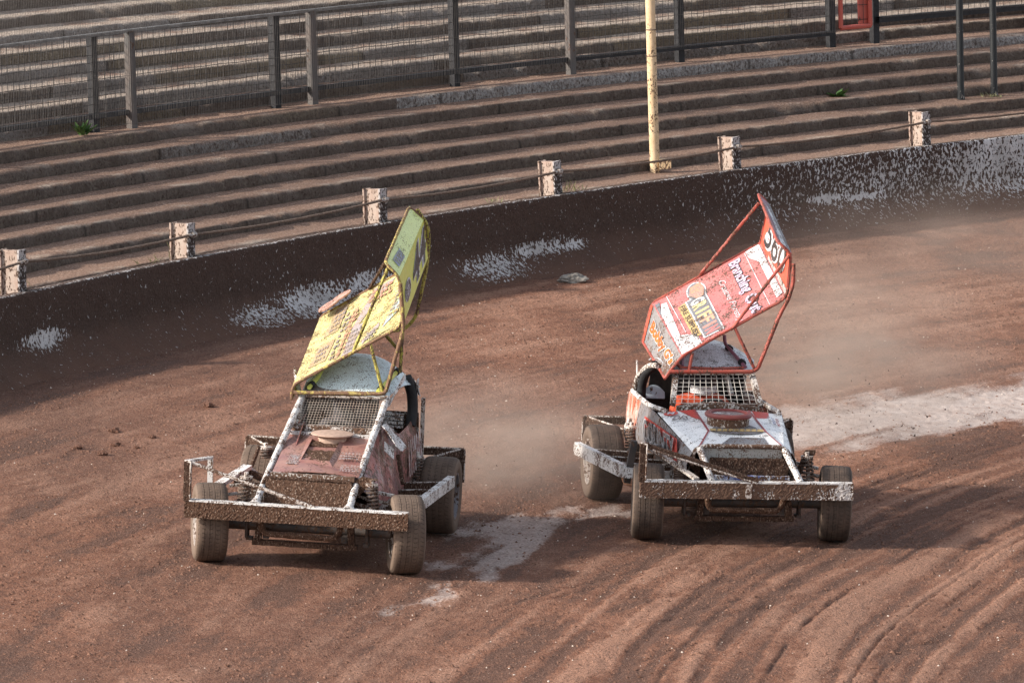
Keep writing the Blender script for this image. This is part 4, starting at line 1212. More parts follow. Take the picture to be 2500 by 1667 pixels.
# roof and pillars
M_roofL = paint('roof_white', (.68, .80, .84), t=.61, scale=90, rough=.35, dust=.06, mud=(.05, .04, .038), coat=.3, speck=.8)
roof(carL, lambda u: .055 + .055 * u, lambda u: .325 + .10 * u, -.40, -1.16, lambda u: 1.10 + .07 * math.sin(math.pi * min(u * .9, 1)) - .03 * u, lambda u: 1.125 + .235 * math.sin(math.pi * .5 * min(1, u / .72)) ** 1.0 - .10 * max(0, u - .75) / .25, M_roofL)
obj('screen_lip', MB().shell(lambda u, v: (-.40 - .16 * u, .05 + .32 * (2 * v - 1), 1.118 + .055 * u + .02 * (1 - (2 * v - 1) ** 2)), 5, 12, .006), paint('roof_mud', (.40, .42, .42), t=.50, scale=34, mud=(.10, .08, .07), mud2=(.18, .15, .13)), carL, True)
for sd, yc in ((1, .03), (-1, .10)):
    k = .385 * sd + (.0 if sd > 0 else .11)
    obj('front_pillar', MB().shell(lambda u, v: ((-.36 - .30 * u - .10 * v * (1 - u)), k + .02 * sd + .085 * u * sd, 1.06 + .17 * u + .045 * v), 8, 4, .012), M_white, carL, True)
    yc += .255 if sd < 0 else 0
    rp = MB().tube([(-.96, (.44 * sd + yc * .5), 1.20), (-1.0, (.485 * sd + yc * .5), 1.08), (-1.0, (.50 * sd + yc * .4), .93), (-.96, (.49 * sd + yc * .4), .82)], .044, 10, fillet=.1)
    obj('padded_pillar', rp, M_pad, carL, True)
    obj('rear_quarter', MB().shell(lambda u, v: (-1.02 - .10 * v, (.50 + .015 * u) * sd + yc * .5, .84 + .34 * u + .02 * math.sin(6 * u)), 8, 3, .006), M_white if sd > 0 else M_whited, carL, True)
obj('quarter_fin', MB().plate([(-1.0, .50, 1.19), (-.98, .545, 1.14), (-1.0, .565, 1.05), (-1.06, .54, 1.06)], .006), M_white, carL)
obj('quarter_post', MB().bar((-1.12, .575, 1.02), (-1.12, .575, .56), .03, .03, (1, 0, 0)), M_whited, carL)
tail = MB()
tail.plate([(-1.14, -.44, .42), (-1.14, .56, .42), (-1.14, .54, .90), (-1.14, -.42, .90)], .008)
obj('tail_panel', tail, M_whitem, carL)
ck = MB()
for k in range(4): ck.bar((-1.0, .16 + .02 * k, .80 + .035 * k), (-1.0, .44, .80 + .03 * k), .04, .02)
obj('rear_shelf', ck, M_white, carL)
cockpit(carL, .03, .15)
# aerofoil
M_wy = paint('wing_yellow', (.58, .55, .24), t=.535, scale=85, rough=.55, dust=.22, mud=(.10, .065, .035), mud2=(.24, .16, .07), dustc=(.50, .34, .18), speck=.85, bump=.3)
M_lime = paint('wing_lime', (.72, .80, .30), t=.66, scale=80, rough=.35, dust=.04, mud=(.10, .09, .03), speck=.6, coat=.3)
M_lime2 = paint('wing_lime_clean', (.64, .68, .13), t=.72, scale=40, rough=.35, dust=.06, mud=(.06, .05, .03), coat=.3)
M_ytube = paint('yellow_tube', (.40, .36, .06), t=.52, scale=80, rough=.6, dust=.15, mud=(.085, .05, .03), bump=.8)
M_ytubem = paint('yellow_tube_muddy', (.42, .34, .08), t=.45, scale=40, rough=.7, dust=.2, mud=(.15, .085, .05), mud2=(.24, .14, .09), bump=.9)
wL, f, b = wing(carL, dict(LB=(-.35, -.352, 1.07), RT=(-.35, -.345, 1.18), M=(-.35, .493, 1.695), FO=(-.35, .454, 2.077), E=(-.35, .335, 2.172)),
                dict(LB=(-1.5, -.335, 1.40), RT=(-1.5, -.325, 1.555), M=(-1.5, .515, 2.08), FO=(-1.5, .466, 2.374), E=(-1.5, .352, 2.475)),
                dict(main=M_wy, lip=M_lime2, board=M_lime2, flap=M_lime, edge=M_ytubem), .0125)
bd = Panel(f['M'], b['M'] - f['M'], f['FO'] - f['M'], 1, b['FO'])
M_black = paint('black_vinyl', (.025, .024, .026), t=.575, scale=62, rough=.4, dust=.05)
M_whitev = paint('white_vinyl', (.62, .63, .66), t=.575, scale=62, rough=.4, dust=.05)
M_grey = paint('grey_vinyl', (.18, .18, .20), t=.575, scale=62, rough=.4, dust=.1)
letter('44', bd, ((.44, .10), (.98, .10), (.44, .90)), None, M_black, wL, .007, .25, .02, M_whitev, 'race_number', .055)
def ellipse(P, a, b_, ra, rb, off, mat, parent, name, n=22):
    return P.shape([(a + ra * math.cos(2 * math.pi * i / n), b_ + rb * math.sin(2 * math.pi * i / n)) for i in range(n)], off, mat, parent, name)
ellipse(bd, .24, .42, .115, .22, .007, M_whitev, wL, 'badge_rim'); ellipse(bd, .24, .42, .10, .19, .0085, M_grey, wL, 'badge')
fl = Panel(f['FO'], b['FO'] - f['FO'], f['E'] - f['FO'], 1, b['E'])
M_blued = paint('blue_decal', (.30, .36, .46), t=.56, scale=70, rough=.5, dust=.2, mud=(.45, .55, .10), mud2=(.3, .3, .1))
fl.shape([(.10, .22), (.30, .15), (.34, .62), (.12, .70)], .008, M_blued, wL, 'worn_decal')
mp = Panel(f['RT'], f['M'] - f['RT'], b['RT'] - f['RT'], 1, b['M'])
M_deco = paint('faded_print', (.33, .29, .31), t=.56, scale=55, rough=.5, dust=.3, mud=(.34, .25, .12), mud2=(.16, .11, .07), speck=.8)
M_decr = paint('faded_red_print', (.45, .32, .17), t=.56, scale=55, rough=.5, dust=.3, mud=(.34, .25, .12), mud2=(.16, .11, .07), speck=.8)
for (ab, mt_) in (([(.10, .14), (.27, .12), (.29, .42), (.14, .44)], M_decr), ([(.125, .17), (.25, .155), (.265, .395), (.155, .41)], M_deco),
                  ([(.14, .55), (.28, .55), (.29, .95), (.17, .95)], M_decr), ([(.36, .05), (.40, .05), (.42, .78), (.38, .78)], M_decr), ([(.435, .03), (.56, .03), (.58, .40), (.50, .45), (.60, .72), (.72, .95), (.52, .95), (.44, .45)], M_deco),
                  ([(.62, .05), (.74, .22), (.72, .28), (.60, .12)], M_deco), ([(.78, .15), (.88, .30), (.95, .75), (.90, .78), (.80, .38)], M_blued)):
    mp.shape(ab, .0045, mt_, wL, 'worn_decal')
def scribble(P, a0, a1, b0, b1, rows, n, mat, parent, off, seed):
    rg = random.Random(seed); mb = MB()
    for r_ in range(rows):
        bb = b0 + (b1 - b0) * r_ / rows; hb = (b1 - b0) / rows * .72; a = a0
        while a < a1:
            w_ = (a1 - a0) / n * rg.uniform(.35, .8)
            q = [(a, bb), (a + w_, bb), (a + w_ * rg.uniform(.7, 1.2), bb + hb * rg.uniform(.6, 1)), (a + w_ * rg.uniform(-.1, .3), bb + hb * rg.uniform(.7, 1))]
            p = [P.p(x, y, off) for x, y in q]
            if (p[1] - p[0]).cross(p[2] - p[0]).dot(P.N) < 0: p.reverse()
            mb.add(p, [(0, 1, 2, 3)]); a += w_ + (a1 - a0) / n * rg.uniform(.15, .4)
    o_ = obj('worn_print', mb, mat, parent); o_['kind'] = 'stuff'; return o_
M_ink = paint('grey_ink', (.20, .175, .16), t=.58, scale=70, rough=.5, dust=.25, mud=(.40, .30, .12), mud2=(.2, .15, .08))
M_inkr = paint('red_ink', (.34, .15, .09), t=.58, scale=70, rough=.5, dust=.25, mud=(.40, .30, .12), mud2=(.2, .15, .08))
scribble(mp, .15, .24, .17, .39, 3, 3, M_ink, wL, .008, 1); scribble(mp, .19, .27, .58, .92, 5, 2, M_ink, wL, .008, 2); scribble(mp, .31, .35, .08, .80, 9, 1, M_ink, wL, .007, 3)
scribble(mp, .45, .56, .06, .42, 5, 3, M_ink, wL, .008, 4); scribble(mp, .52, .70, .72, .93, 3, 4, M_inkr, wL, .008, 5); scribble(mp, .38, .42, .08, .76, 10, 1, M_inkr, wL, .008, 6)
scribble(mp, .63, .72, .08, .22, 3, 3, M_ink, wL, .008, 7); scribble(mp, .80, .93, .30, .72, 6, 2, M_ink, wL, .008, 8)
scribble(fl, .13, .31, .22, .62, 4, 4, M_ink, wL, .010, 9); scribble(bd, .155, .325, .32, .52, 3, 3, M_whitev, wL, .0095, 10)
M_inkw = paint('pale_ink', (.34, .28, .29), t=.55, scale=70, rough=.5, dust=.3)
scribble(hp, .12, .26, .15, .40, 5, 3, M_inkw, hd, .024, 11); scribble(hp, .70, .92, .32, .52, 3, 4, M_inkw, hd, .026, 12); scribble(hp, .76, .97, .05, .22, 4, 4, M_inkw, hd, .022, 13)
M_pink = paint('dusty_red_disc', (.52, .27, .22), t=.60, scale=50, rough=.7, dust=.3)
for (x, y, z, r1) in ((-1.40, -.245, 1.665, .095), (-1.47, -.155, 1.735, .085)):
    d = MB().lathe([(0, .006), (r1, .006), (r1, -.006), (0, -.006)], 28, 'z')
    q = Matrix.Translation((x, y, z)) @ Matrix.Rotation(R(32), 4, 'X') @ Matrix.Rotation(R(8), 4, 'Y')
    d.v = [q @ p for p in d.v]
    obj('round_disc', d, M_pink, wL, True)
ty = MB().tube([(-.34, -.335, 1.125), (-.34, .355, 1.155), (-.35, .385, 1.18), f['M'] + Vector((.01, .012, -.02)), f['FO'] + Vector((.012, .01, -.05))], .0165, 10, fillet=.06, seg=.03).rough(.0035, 45)
obj('wing_bar', ty, M_ytubem, carL, True)
ws = [((-.35, .248, 1.535), (-.345, .362, 1.165)), ((-.36, .118, 1.475), (-.38, .358, 2.135)), ((-1.2, .236, 1.494), (-.95, .40, 1.40)), ((-.95, .415, 1.62), (-.75, .435, 1.27))]
for a_, b_ in ws:
    obj('wing_strut', MB().tube([a_, b_], .0135, 8, seg=.03).rough(.003, 45), M_ytube, carL, True)
obj('rear_hoop', MB().tube([b['E'] + Vector((-.01, .06, -.02)), b['FO'] + Vector((-.012, .05, -.06)), (-1.51, .515, 2.05), (-1.5, .44, 1.60), (-1.49, .36, 1.50), (-1.2, .20, 1.50)], .0145, 8, fillet=.1, seg=.03).rough(.003, 45), M_ytube, carL, True)
obj('left_diagonal', MB().tube([(-1.48, .06, 1.80), b['E'] + Vector((0, -.005, -.13))], .013, 8, seg=.03).rough(.003, 45), M_mud, wL, True)
for y0, y1 in ((-.225, -.14), (.315, .41)):
    a_, c_ = Vector((-.40, y0, 1.16)), Vector((-.84, y1, 1.275))
    obj('wing_slider', MB().tube([a_, c_], .018, 8), M_lime2, carL, True)
    for t in (.08, .86):
        q = a_.lerp(c_, t); obj('slider_clamp', MB().tube([q, q + (c_ - a_).normalized() * .045], .027, 8), M_pad, carL, True)
M_suit1 = plain('dark_suit', (.06, .055, .06), .8); M_helm1 = plain('dark_helmet', (.05, .05, .055), .35); M_visor = plain('visor', (.02, .02, .03), .1)
person(LM, 'person in dark clothes and helmet behind the fine window mesh of the yellow-winged car', M_suit1, M_helm1, M_visor, .03)

# ---- car with the red wing (right)
RM = car_frame(1.6513, .539, .1569)
carR = tag(empty('stock_car', RM), 'white and red stock car with raised red wing and big round air filter', 'stock car', 'stock cars racing on the shale')
running_gear(carR, -9, M_tyreR, M_rim, M_rim, rear=(-.80, .60))
M_bumpR = paint('bumper_mud_white', (.58, .55, .53), t=.345, scale=80, rough=.8, dust=.15, grad=('Y', .50, .74, -.16), bump=1.0)
def hoopR(gd):
    obj('guard_tube', MB().tube([(1.24, -.87, .80), (.40, -.66, .655), (.1, -.55, .60)], .017, 8, seg=.04).rough(.002, 60), M_white, gd, True)
    obj('diagonal_brace', MB().tube([(1.245, -.86, .80), (1.245, .05, .525)], .021, 8, seg=.02).rough(.006, 55), M_mud, gd, True)
    obj('brace_edge', MB().tube([(1.262, -.80, .765), (1.262, .04, .510)], .009, 6, seg=.02).rough(.004, 60), M_whited, gd, True)
front_end(carR, M_bumpR, M_white, hoopR)
obj('bumper_plate', MB().box((1.266, -.05, .392), (1.272, .0, .505)), M_whited, carR)
side_bar(carR, -1, (.50, -.885, .465), (-.50, -1.085, .475), .10, M_white)
rear_end(carR)
for sd in (-1, 1):
    spring(carR, .88, (.535 if sd > 0 else -.505), .45, .65 if sd > 0 else .57, lean=-.025 * sd if sd > 0 else 0)
    spring(carR, -.74, .60 * sd, .44, .60)
    for k in range(3):
        obj('suspension_arm', MB().bar((.80 - .07 * k, .36 * sd, .50 + .05 * k), (.86 - .05 * k, .63 * sd, .44 + .055 * k), .024, .024), M_whited, carR)
obj('spring_tower', MB().plate([(.85, .40, .50), (.85, .46, .60), (.85, .50, .71), (.85, .58, .712), (.85, .575, .675), (.85, .535, .66), (.85, .50, .60), (.85, .46, .48)], .035), M_mud, carR)
obj('nose_strut', MB().bar((.60, -.64, .64), (1.15, -.42, .52), .05, .02), M_whited, carR)
obj('rail_post', MB().bar((.46, -.80, .70), (.44, -.84, .36), .05, .05, (1, 0, 0)), M_darkm, carR)
obj('suspension_link', MB().tube([(.78, -.36, .40), (.82, -.60, .36)], .016, 8).tube([(1.0, -.34, .44), (.9, -.60, .42)], .016, 8), M_whited, carR, True)
obj('spring_tower', MB().plate([(.85, -.34, .48), (.85, -.50, .66), (.85, -.44, .68), (.85, -.34, .60)], .03), M_mud, carR)
# bonnet: faceted white panel with flat top and sloping flanks
M_bw = paint('bonnet_white', (.80, .80, .80), t=.615, scale=85, rough=.35, dust=.0, mud=(.05, .04, .035), mud2=(.11, .08, .07), speck=.3, coat=.3, bump=.3)
M_redp = paint('red_vinyl', (.50, .045, .035), t=.64, scale=48, rough=.4, dust=.08, speck=.5)
M_redl = paint('red_line', (.30, .05, .06), t=.70, scale=48, rough=.4, dust=.05)
M_slate = paint('slate_vinyl', (.17, .18, .20), t=.575, scale=62, rough=.4, dust=.05, speck=.4)
HF = {'l': (.98, .30, .742), 'r': (.98, -.375, .742), 'cl': (.66, .215, .815), 'cr': (.66, -.245, .815), 'tl': (.02, .20, .878), 'tr': (.02, -.24, .878), 'ol': (.02, .47, .853), 'or': (.02, -.538, .855), 'el': (.98, .362, .706), 'er': (.98, -.432, .706)}
H = {k: Vector(v) for k, v in HF.items()}
hb = MB()
for q in (('r', 'l', 'cl', 'cr'), ('cr', 'cl', 'tl', 'tr'), ('l', 'ol', 'tl', 'cl'), ('or', 'r', 'cr', 'tr'), ('l', 'el', 'ol'), ('er', 'r', 'or')):
    hb.plate([H[k] for k in q], .005)
hR = obj('bonnet', hb, M_bw, carR)
def flat(poly, mat, name, parent=hR, off=.006):
    q = [Vector(p) for p in poly]; n = (q[1] - q[0]).cross(q[2] - q[0]).normalized()
    if n.z < 0: q.reverse(); n = -n
    return obj(name, MB().add([p + n * off for p in q], [tuple(range(len(q)))]), mat, parent)
def strip(a, b_, w, mat, name, parent=hR):
    a, b_ = Vector(a), Vector(b_); s_ = (b_ - a).cross(Vector((0, 0, 1))).normalized() * w / 2
    return flat([a - s_, b_ - s_, b_ + s_, a + s_], mat, name, parent, .008)
strip(H['tr'], H['cr'], .018, M_redl, 'pinstripe'); strip(H['tl'], H['cl'], .018, M_redl, 'pinstripe'); strip(H['cr'], H['r'], .014, M_redl, 'pinstripe'); strip(H['cl'], H['l'], .012, M_redl, 'pinstripe')
flat([H['tr'].lerp(H['or'], .42), H['tr'].lerp(H['or'], .02), H['tr'].lerp(H['cr'], .50).lerp(H['or'], .0), H['tr'].lerp(H['cr'], .40).lerp(H['or'], .20)], M_redp, 'red_patch', off=.007)
flat([H['tl'].lerp(H['ol'], .1), H['tl'].lerp(H['ol'], .6), H['tl'].lerp(H['ol'], .5) + Vector((.16, 0, -.025)), H['tl'] + Vector((.2, .02, -.026))], M_redp, 'red_patch')
tp = Panel(H['cr'], H['cl'] - H['cr'], H['tr'] - H['cr'], 1)
lp = Panel(H['r'], H['l'] - H['r'], H['cr'] - H['r'], 1)
lp.shape([(.22, .04), (.84, .04), (.70, .62), (.30, .62)], .006, M_slate, hR, 'nose_badge')
ellipse(tp, .5, .02, .47, .14, .007, M_grey, hR, 'badge_oval')  # flat grey oval under the badge and ribbon
tp.shape([(.08, .10), (.92, .10), (.72, .36), (.28, .36)], .010, M_slate, hR, 'nose_badge')
M_tan = paint('tan_vinyl', (.50, .36, .15), t=.575, scale=62, rough=.4, dust=.1); M_pale = paint('pale_green_vinyl', (.45, .50, .34), t=.55, scale=70, rough=.5, dust=.05, mud=(.17, .18, .2), mud2=(.17, .18, .2))
tp.shape([(.03, -.03), (.97, -.03), (.96, .08), (.04, .08)], .012, M_tan, hR, 'badge_ribbon')
for k in range(8):
    tp.shape([(.12 + .10 * k, -.02), (.14 + .10 * k, -.02), (.17 + .10 * k, .07), (.15 + .10 * k, .07)], .0135, M_slate, hR, 'ribbon_mark')
tp.shape([(.32, .22), (.68, .22), (.66, .32), (.34, .32)], .013, M_pale, hR, 'badge_title')
rf = Panel(H['r'], H['cr'] - H['r'], H['or'] - H['r'], 1)
u_ = (H['or'] - H['r']).normalized(); n_ = (H['r'] - H['or']).cross(H['cr'] - H['or']).normalized(); n_ = n_ if n_.z > 0 else -n_
rd = Vector((.40, .90, 0)); rd = (rd - n_ * rd.dot(n_)).normalized(); vd = n_.cross(rd)
c0 = H['or'].lerp(H['cr'], .42)
letter('DFS', c0 + rd * -.06, rd * .135, vd * .095, M_grey, hR, .008, .2, .02)
letter('DIESEL', c0 + rd * -.05 - vd * .035, rd * .13, vd * .022, M_grey, hR, .008, 0, .0, name='small_lettering')
ell = [c0 + vd * .15 + rd * (-.10 + .058 * math.cos(a)) + vd * .052 * math.sin(a) for a in [2 * math.pi * i / 20 for i in range(20)]]
flat(ell, M_redp, 'red_oval', hR, .008)
letter('M', c0 + vd * .125 + rd * -.128, rd * .055, vd * .05, M_whitev, hR, .0105, 0, .03)
lf = H['ol'].lerp(H['cl'], .40)
n2_ = (H['ol'] - H['l']).cross(H['cl'] - H['l']).normalized(); n2_ = n2_ if n2_.z > 0 else -n2_
rd2 = Vector((-1, .05, 0)); rd2 = (rd2 - n2_ * rd2.dot(n2_)).normalized(); vd2 = n2_.cross(rd2)
M_bluep = paint('blue_print', (.16, .20, .38), t=.62, scale=60, rough=.4, dust=.1)
for k in range(3):
    q = lf + vd2 * (-.03 + .035 * k)
    letter(('MOTOR', 'SPORT', 'PARTS')[k], q + rd2 * -.12, rd2 * .20, vd2 * .026, (M_redl, M_bluep, M_grey)[k], hR, .008, 0, .02, name='small_lettering')
obj('air_filter', MB().lathe([(.15, .815), (.165, .82), (.168, .90), (.160, .905), (0, .905)], 44, 'z', (.43, -.045, .006)), paint('filter_muddy', (.55, .50, .45), t=.41, scale=60, rough=.8, dust=.2, bump=.9), carR, True)
obj('filter_ring', MB().lathe([(.165, .898), (.184, .902), (.190, .918), (.180, .934), (.150, .937), (.138, .926), (.14, .915)], 44, 'z', (.43, -.045, 0)), paint('red_plastic', (.17, .016, .016), t=.78, scale=40, rough=.4, dust=.1), carR, True)
obj('filter_lid', MB().lathe([(.142, .920), (.10, .927), (.05, .924), (0, .930)], 40, 'z', (.43, -.045, 0)), paint('smoked_lid', (.10, .12, .15), t=.66, scale=30, rough=.2, dust=.3, coat=.5), carR, True)
# nose hoop, radiator, feet
obj('nose_hoop', MB().tube([(.97, -.43, .60), (.985, -.42, .715), (.985, -.35, .755), (.985, .27, .755), (.985, .34, .72), (.97, .345, .60)], .018, 10, fillet=.05, seg=.03).rough(.004, 50), M_whitem, carR, True)
obj('nose_panel', MB().plate([(.965, -.36, .60), (.965, .30, .60), (.975, .28, .735), (.975, -.35, .735)], .008), paint('grey_plate', (.34, .35, .34), t=.60, scale=90, rough=.6, dust=.15, speck=.7), carR)
obj('radiator_panel', MB().mudbox((.985, -.29, .475), (1.02, .335, .665), .02, .006), M_mud, carR)
obj('lower_strip', MB().mudbox((1.03, -.28, .497), (1.06, .34, .535), .02, .004), paint('blue_white_strip', (.55, .57, .62), t=.50, scale=46, rough=.5, dust=.0, base2=(.08, .12, .36)), carR)
for sd, a_, b_ in ((-1, (1.21, -.31, .515), (.99, -.375, .735)), (1, (1.21, .395, .515), (.99, .30, .735))):
    obj('front_tube', MB().tube([a_, b_], .0265, 12, seg=.05).rough(.002, 30), M_white, carR, True)
# side panels
M_sideR = paint('side_slate', (.17, .175, .19), t=.56, scale=40, rough=.4, dust=.12, speck=.5)
M_sider = paint('side_orange', (.50, .11, .05), t=.56, scale=60, rough=.45, dust=.18, base2=(.55, .5, .46))
def sideR(sd):
    def fn(u, v):
        x = 1.0 - 1.62 * u; q = min(1, u / .62)
        zt = .705 + .145 * q; zb = .545 - .035 * u
        yt = .40 + .115 * q; yb = .44 + .105 * u
        return (x, (-.03 if sd < 0 else -.04) + (yb + (yt - yb) * v + .02 * math.sin(math.pi * v)) * sd, zb + (zt - zb) * v)
    return fn
for sd in (-1, 1):
    sp_ = obj('side_panel', MB().shell(sideR(sd), 20, 6, -.006 * sd), M_sideR, carR, True)
    if sd < 0:
        fn = sideR(-1)
        O_ = Vector(fn(.80, .14)); U_ = Vector(fn(.16, .12)) - O_; V_ = Vector(fn(.80, .78)) - O_
        red = obj('red_band', MB().add([O_ + V_ * 0 + Vector((0, -.008, 0)), O_ + U_ + Vector((0, -.008, 0)), O_ + U_ + V_ * .95 + Vector((0, -.022, 0)), O_ + V_ + Vector((0, -.022, 0))], [(0, 1, 2, 3)]), M_redp, sp_)
        letter('COUNTY', O_ + Vector((0, -.014, .008)) , U_ * .97, V_ * .93 + Vector((0, -.014, 0)), M_slate, sp_, .012, 0, .01, M_whitev, ow=.025)
    def fr(u, v):
        x = -.625 - .505 * u
        zt = .86 - .02 * u; zb = .50 - .03 * u
        return (x, (.51 + .03 * math.sin(math.pi * u * .7) + .02 * math.sin(math.pi * v)) * sd - (.02 if sd < 0 else .13 * u + .04), zb + (zt - zb) * v)
    rp_ = obj('rear_side_panel', MB().shell(fr, 12, 6, -.006 * sd), M_sider, carR, True)
    obj('side_rim', MB().tube([(.08, .46 * sd - .02, .878), (-.2, .535 * sd - (.02 if sd < 0 else .10), .872), (-.7, .54 * sd - (.02 if sd < 0 else .14), .865), (-1.1, .52 * sd - (.02 if sd < 0 else .17), .85)], .021, 8, fillet=.1, seg=.05).rough(.003, 40), M_white, rp_, True)
    obj('lower_side', MB().plate([(.95, .40 * sd - .03, .53), (-1.05, .50 * sd - .03, .44), (-1.05, .50 * sd - .03, .36), (.90, .38 * sd - .03, .40)], .008), M_darkm, carR)
obj('cowl', MB().mudbox((-.12, -.36, .865), (-.02, .30, .930), .025, .011, lambda p: (p.x, p.y, p.z - .35 * abs(p.y + .03) ** 2)), M_whitem, carR)
window_grid(carR, (-.40, -.30, 1.10), (-.40, .275, 1.112), (-.09, -.375, .918), (-.09, .285, .92), 13, 7, .0037, M_meshw)
M_scr = paint('screen_frame_white', (.64, .61, .57), t=.50, scale=62, rough=.6, dust=.15, bump=.9)
for a_, b_ in (((-.40, -.325, 1.10), (-.07, -.40, .905)), ((-.40, .30, 1.115), (-.07, .315, .905))):
    obj('screen_frame', MB().bar(a_, b_, .042, .03, (1, 0, .4)), M_scr, carR)
obj('screen_frame', MB().bar((-.40, -.33, 1.113), (-.40, .305, 1.122), .03, .03), M_scr, carR)
M_roofR = paint('roof_white_right', (.70, .74, .79), t=.60, scale=85, rough=.35, dust=.03, mud=(.045, .04, .038), mud2=(.08, .07, .06), speck=.9, coat=.3)
roof(carR, lambda u: -.03 + .05 * u, lambda u: .345 + .085 * u, -.40, -1.12, lambda u: 1.10 + .06 * math.sin(math.pi * min(u, 1)), lambda u: 1.125 + .15 * math.sin(math.pi * .5 * min(1, u / .8)), M_roofR)
for sd, yc in ((-1, 0), (1, -.16)):
    obj('padded_pillar', MB().tube([(-.74, .43 * sd + yc, 1.125), (-.92, .475 * sd + yc, 1.02), (-1.0, .485 * sd + yc, .90), (-1.0, .48 * sd + yc, .80)], .036, 10, fillet=.1), M_pad, carR, True)
    obj('pillar_shell', MB().tube([(-.62, .43 * sd + yc, 1.135), (-.80, .465 * sd + yc, 1.11), (-1.0, .515 * sd + yc, 1.0), (-1.08, .53 * sd + yc, .86)], .024, 8, fillet=.1, seg=.05).rough(.003, 40), M_scr, carR, True)
    obj('rear_quarter', MB().shell(lambda u, v: (-1.08 - .05 * v, (.50 + .015 * u) * sd + yc, .80 + .30 * u), 8, 3, .006), M_white, carR, True)
obj('tail_panel', MB().plate([(-1.14, -.50, .42), (-1.14, .50, .42), (-1.14, .48, .86), (-1.14, -.48, .86)], .008), M_whitem, carR)
M_bluem = paint('pale_blue', (.45, .58, .68), t=.64, scale=40, rough=.4, dust=.05)
obj('head_rest', MB().shell(lambda u, v: (-1.04 - .02 * v, -.44 + .16 * u, .80 + .11 * v * math.sin(math.pi * (.25 + .6 * u))), 8, 6, .03), M_bluem, carR, True)
obj('rear_loop', MB().tube([(-.85, -.47, .62), (-.86, -.58, .66), (-.90, -.62, .60), (-.92, -.60, .48)], .018, 8, fillet=.06, seg=.03).rough(.003, 50), M_white, carR, True)
obj('exhaust_pipe', MB().tube([(.35, -.40, .32), (.0, -.62, .255), (-.36, -.70, .225), (-.36, -.72, .30)], .026, 10, fillet=.08), M_rust, carR, True)
obj('exhaust_pipe', MB().tube([(.30, -.42, .38), (-.25, -.62, .32), (-.55, -.66, .30)], .034, 10, fillet=.08), M_rust, carR, True)
obj('window_post', MB().bar((-.55, .17, .92), (-.70, .12, 1.16), .035, .03), M_alu, carR)
cockpit(carR, -.02)
M_rw = paint('wing_red', (.50, .13, .125), t=.555, scale=62, rough=.38, dust=.16, mud=(.07, .035, .03), dustc=(.60, .33, .29), coat=.35, bump=.35)
M_rwd = paint('lip_slate', (.20, .205, .215), t=.60, scale=60, rough=.5, dust=.15, grad=('Z', 1.30, 1.10, .10))
M_rtube = paint('red_tube', (.36, .055, .035), t=.56, scale=70, rough=.45, dust=.12, mud=(.10, .04, .03), bump=.7)
M_rboard = paint('board_orange_red', (.60, .075, .035), t=.66, scale=36, rough=.4, dust=.06)
M_flap = paint('flap_purple', (.26, .10, .15), t=.70, scale=40, rough=.4, dust=.1)
wR, f, b = wing(carR, dict(LB=(-.35, -.418, 1.075), RT=(-.35, -.293, 1.255), M=(-.35, .546, 1.746), FO=(-.35, .565, 2.105), E=(-.35, .446, 2.20)),
                dict(LB=(-1.5, -.40, 1.20), RT=(-1.5, -.335, 1.515), M=(-1.5, .545, 2.03), FO=(-1.5, .60, 2.355), E=(-1.5, .505, 2.44)),
                dict(main=M_rw, lip=M_rwd, board=M_rboard, flap=M_flap, edge=M_rtube), .0125)
# print on the main plane: a = across (right to left), b = rear to front
mp = Panel(b['RT'], b['M'] - b['RT'], f['RT'] - b['RT'], 1, f['M'])
if mp.N.z < 0: mp = Panel(b['RT'], b['M'] - b['RT'], f['RT'] - b['RT'], -1, f['M'])
OFF = .005
M_lilac = paint('lilac_vinyl', (.60, .48, .62), t=.575, scale=62, rough=.4, dust=.03)
W1 = [(.862, .01), (.988, .017), (.925, .883), (.892, .903), (.927, .278), (.854, .12)]
mp.shape([(.86, .015), (.985, .015), (.985, .90), (.925, .93), (.925, .27), (.86, .13)], OFF, M_whitev, wR, 'white_chevron')
mp.shape([(.06, .10), (.105, .12), (.075, .70), (.20, .80), (.205, .985), (.012, .985), (.02, .25)], OFF, M_whitev, wR, 'white_chevron')
mp.shape([(.012, .06), (.055, .06), (.012, .30)], OFF, M_slate, wR, 'slate_patch')
for a0 in (.125, .845):
    pts_ = [(a0, .03), (a0 + .006, .03), (a0 + .006, .97 if a0 > .5 else .70), (a0, .97 if a0 > .5 else .70)]
    mp.shape(pts_, OFF, M_whitev, wR, 'pinstripe')
mp.shape([(.236, .265), (.425, .275), (.425, .95), (.236, .93)], OFF, M_whitev, wR, 'sign_border')
mp.shape([(.248, .28), (.413, .29), (.413, .935), (.248, .915)], OFF + .001, M_slate, wR, 'sign_panel')
mp.shape([(.165, .285), (.234, .275), (.234, .86), (.165, .84)], OFF, M_tan, wR, 'sign_panel')
U_ = mp.B; V_ = mp.A
grads = [(.62, .60, .56), (.62, .50, .25), (.62, .46, .22), (.62, .40, .22), (.60, .30, .20), (.58, .22, .18), (.55, .18, .17)]
for k, ch in enumerate('GRIFFIN'):
    letter(ch, mp, ((.268, .31 + .087 * k + (.02 if ch == 'I' else 0)), (.268, .31 + .087 * k + (.076 if ch != 'I' else .052)), (.395, .31 + .087 * k + (.02 if ch == 'I' else 0))), None, plain('sign_letter', grads[k], .5), wR, OFF + .0025, 0, .03)
letter('FIRE SUPPLIES', mp, ((.178, .30), (.178, .83), (.222, .30)), None, M_black, wR, OFF + .002, 0, .01)
ellipse(mp, .36, .20, .085, .15, OFF, M_whitev, wR, 'emblem'); ellipse(mp, .36, .20, .075, .135, OFF + .001, M_slate, wR, 'emblem')
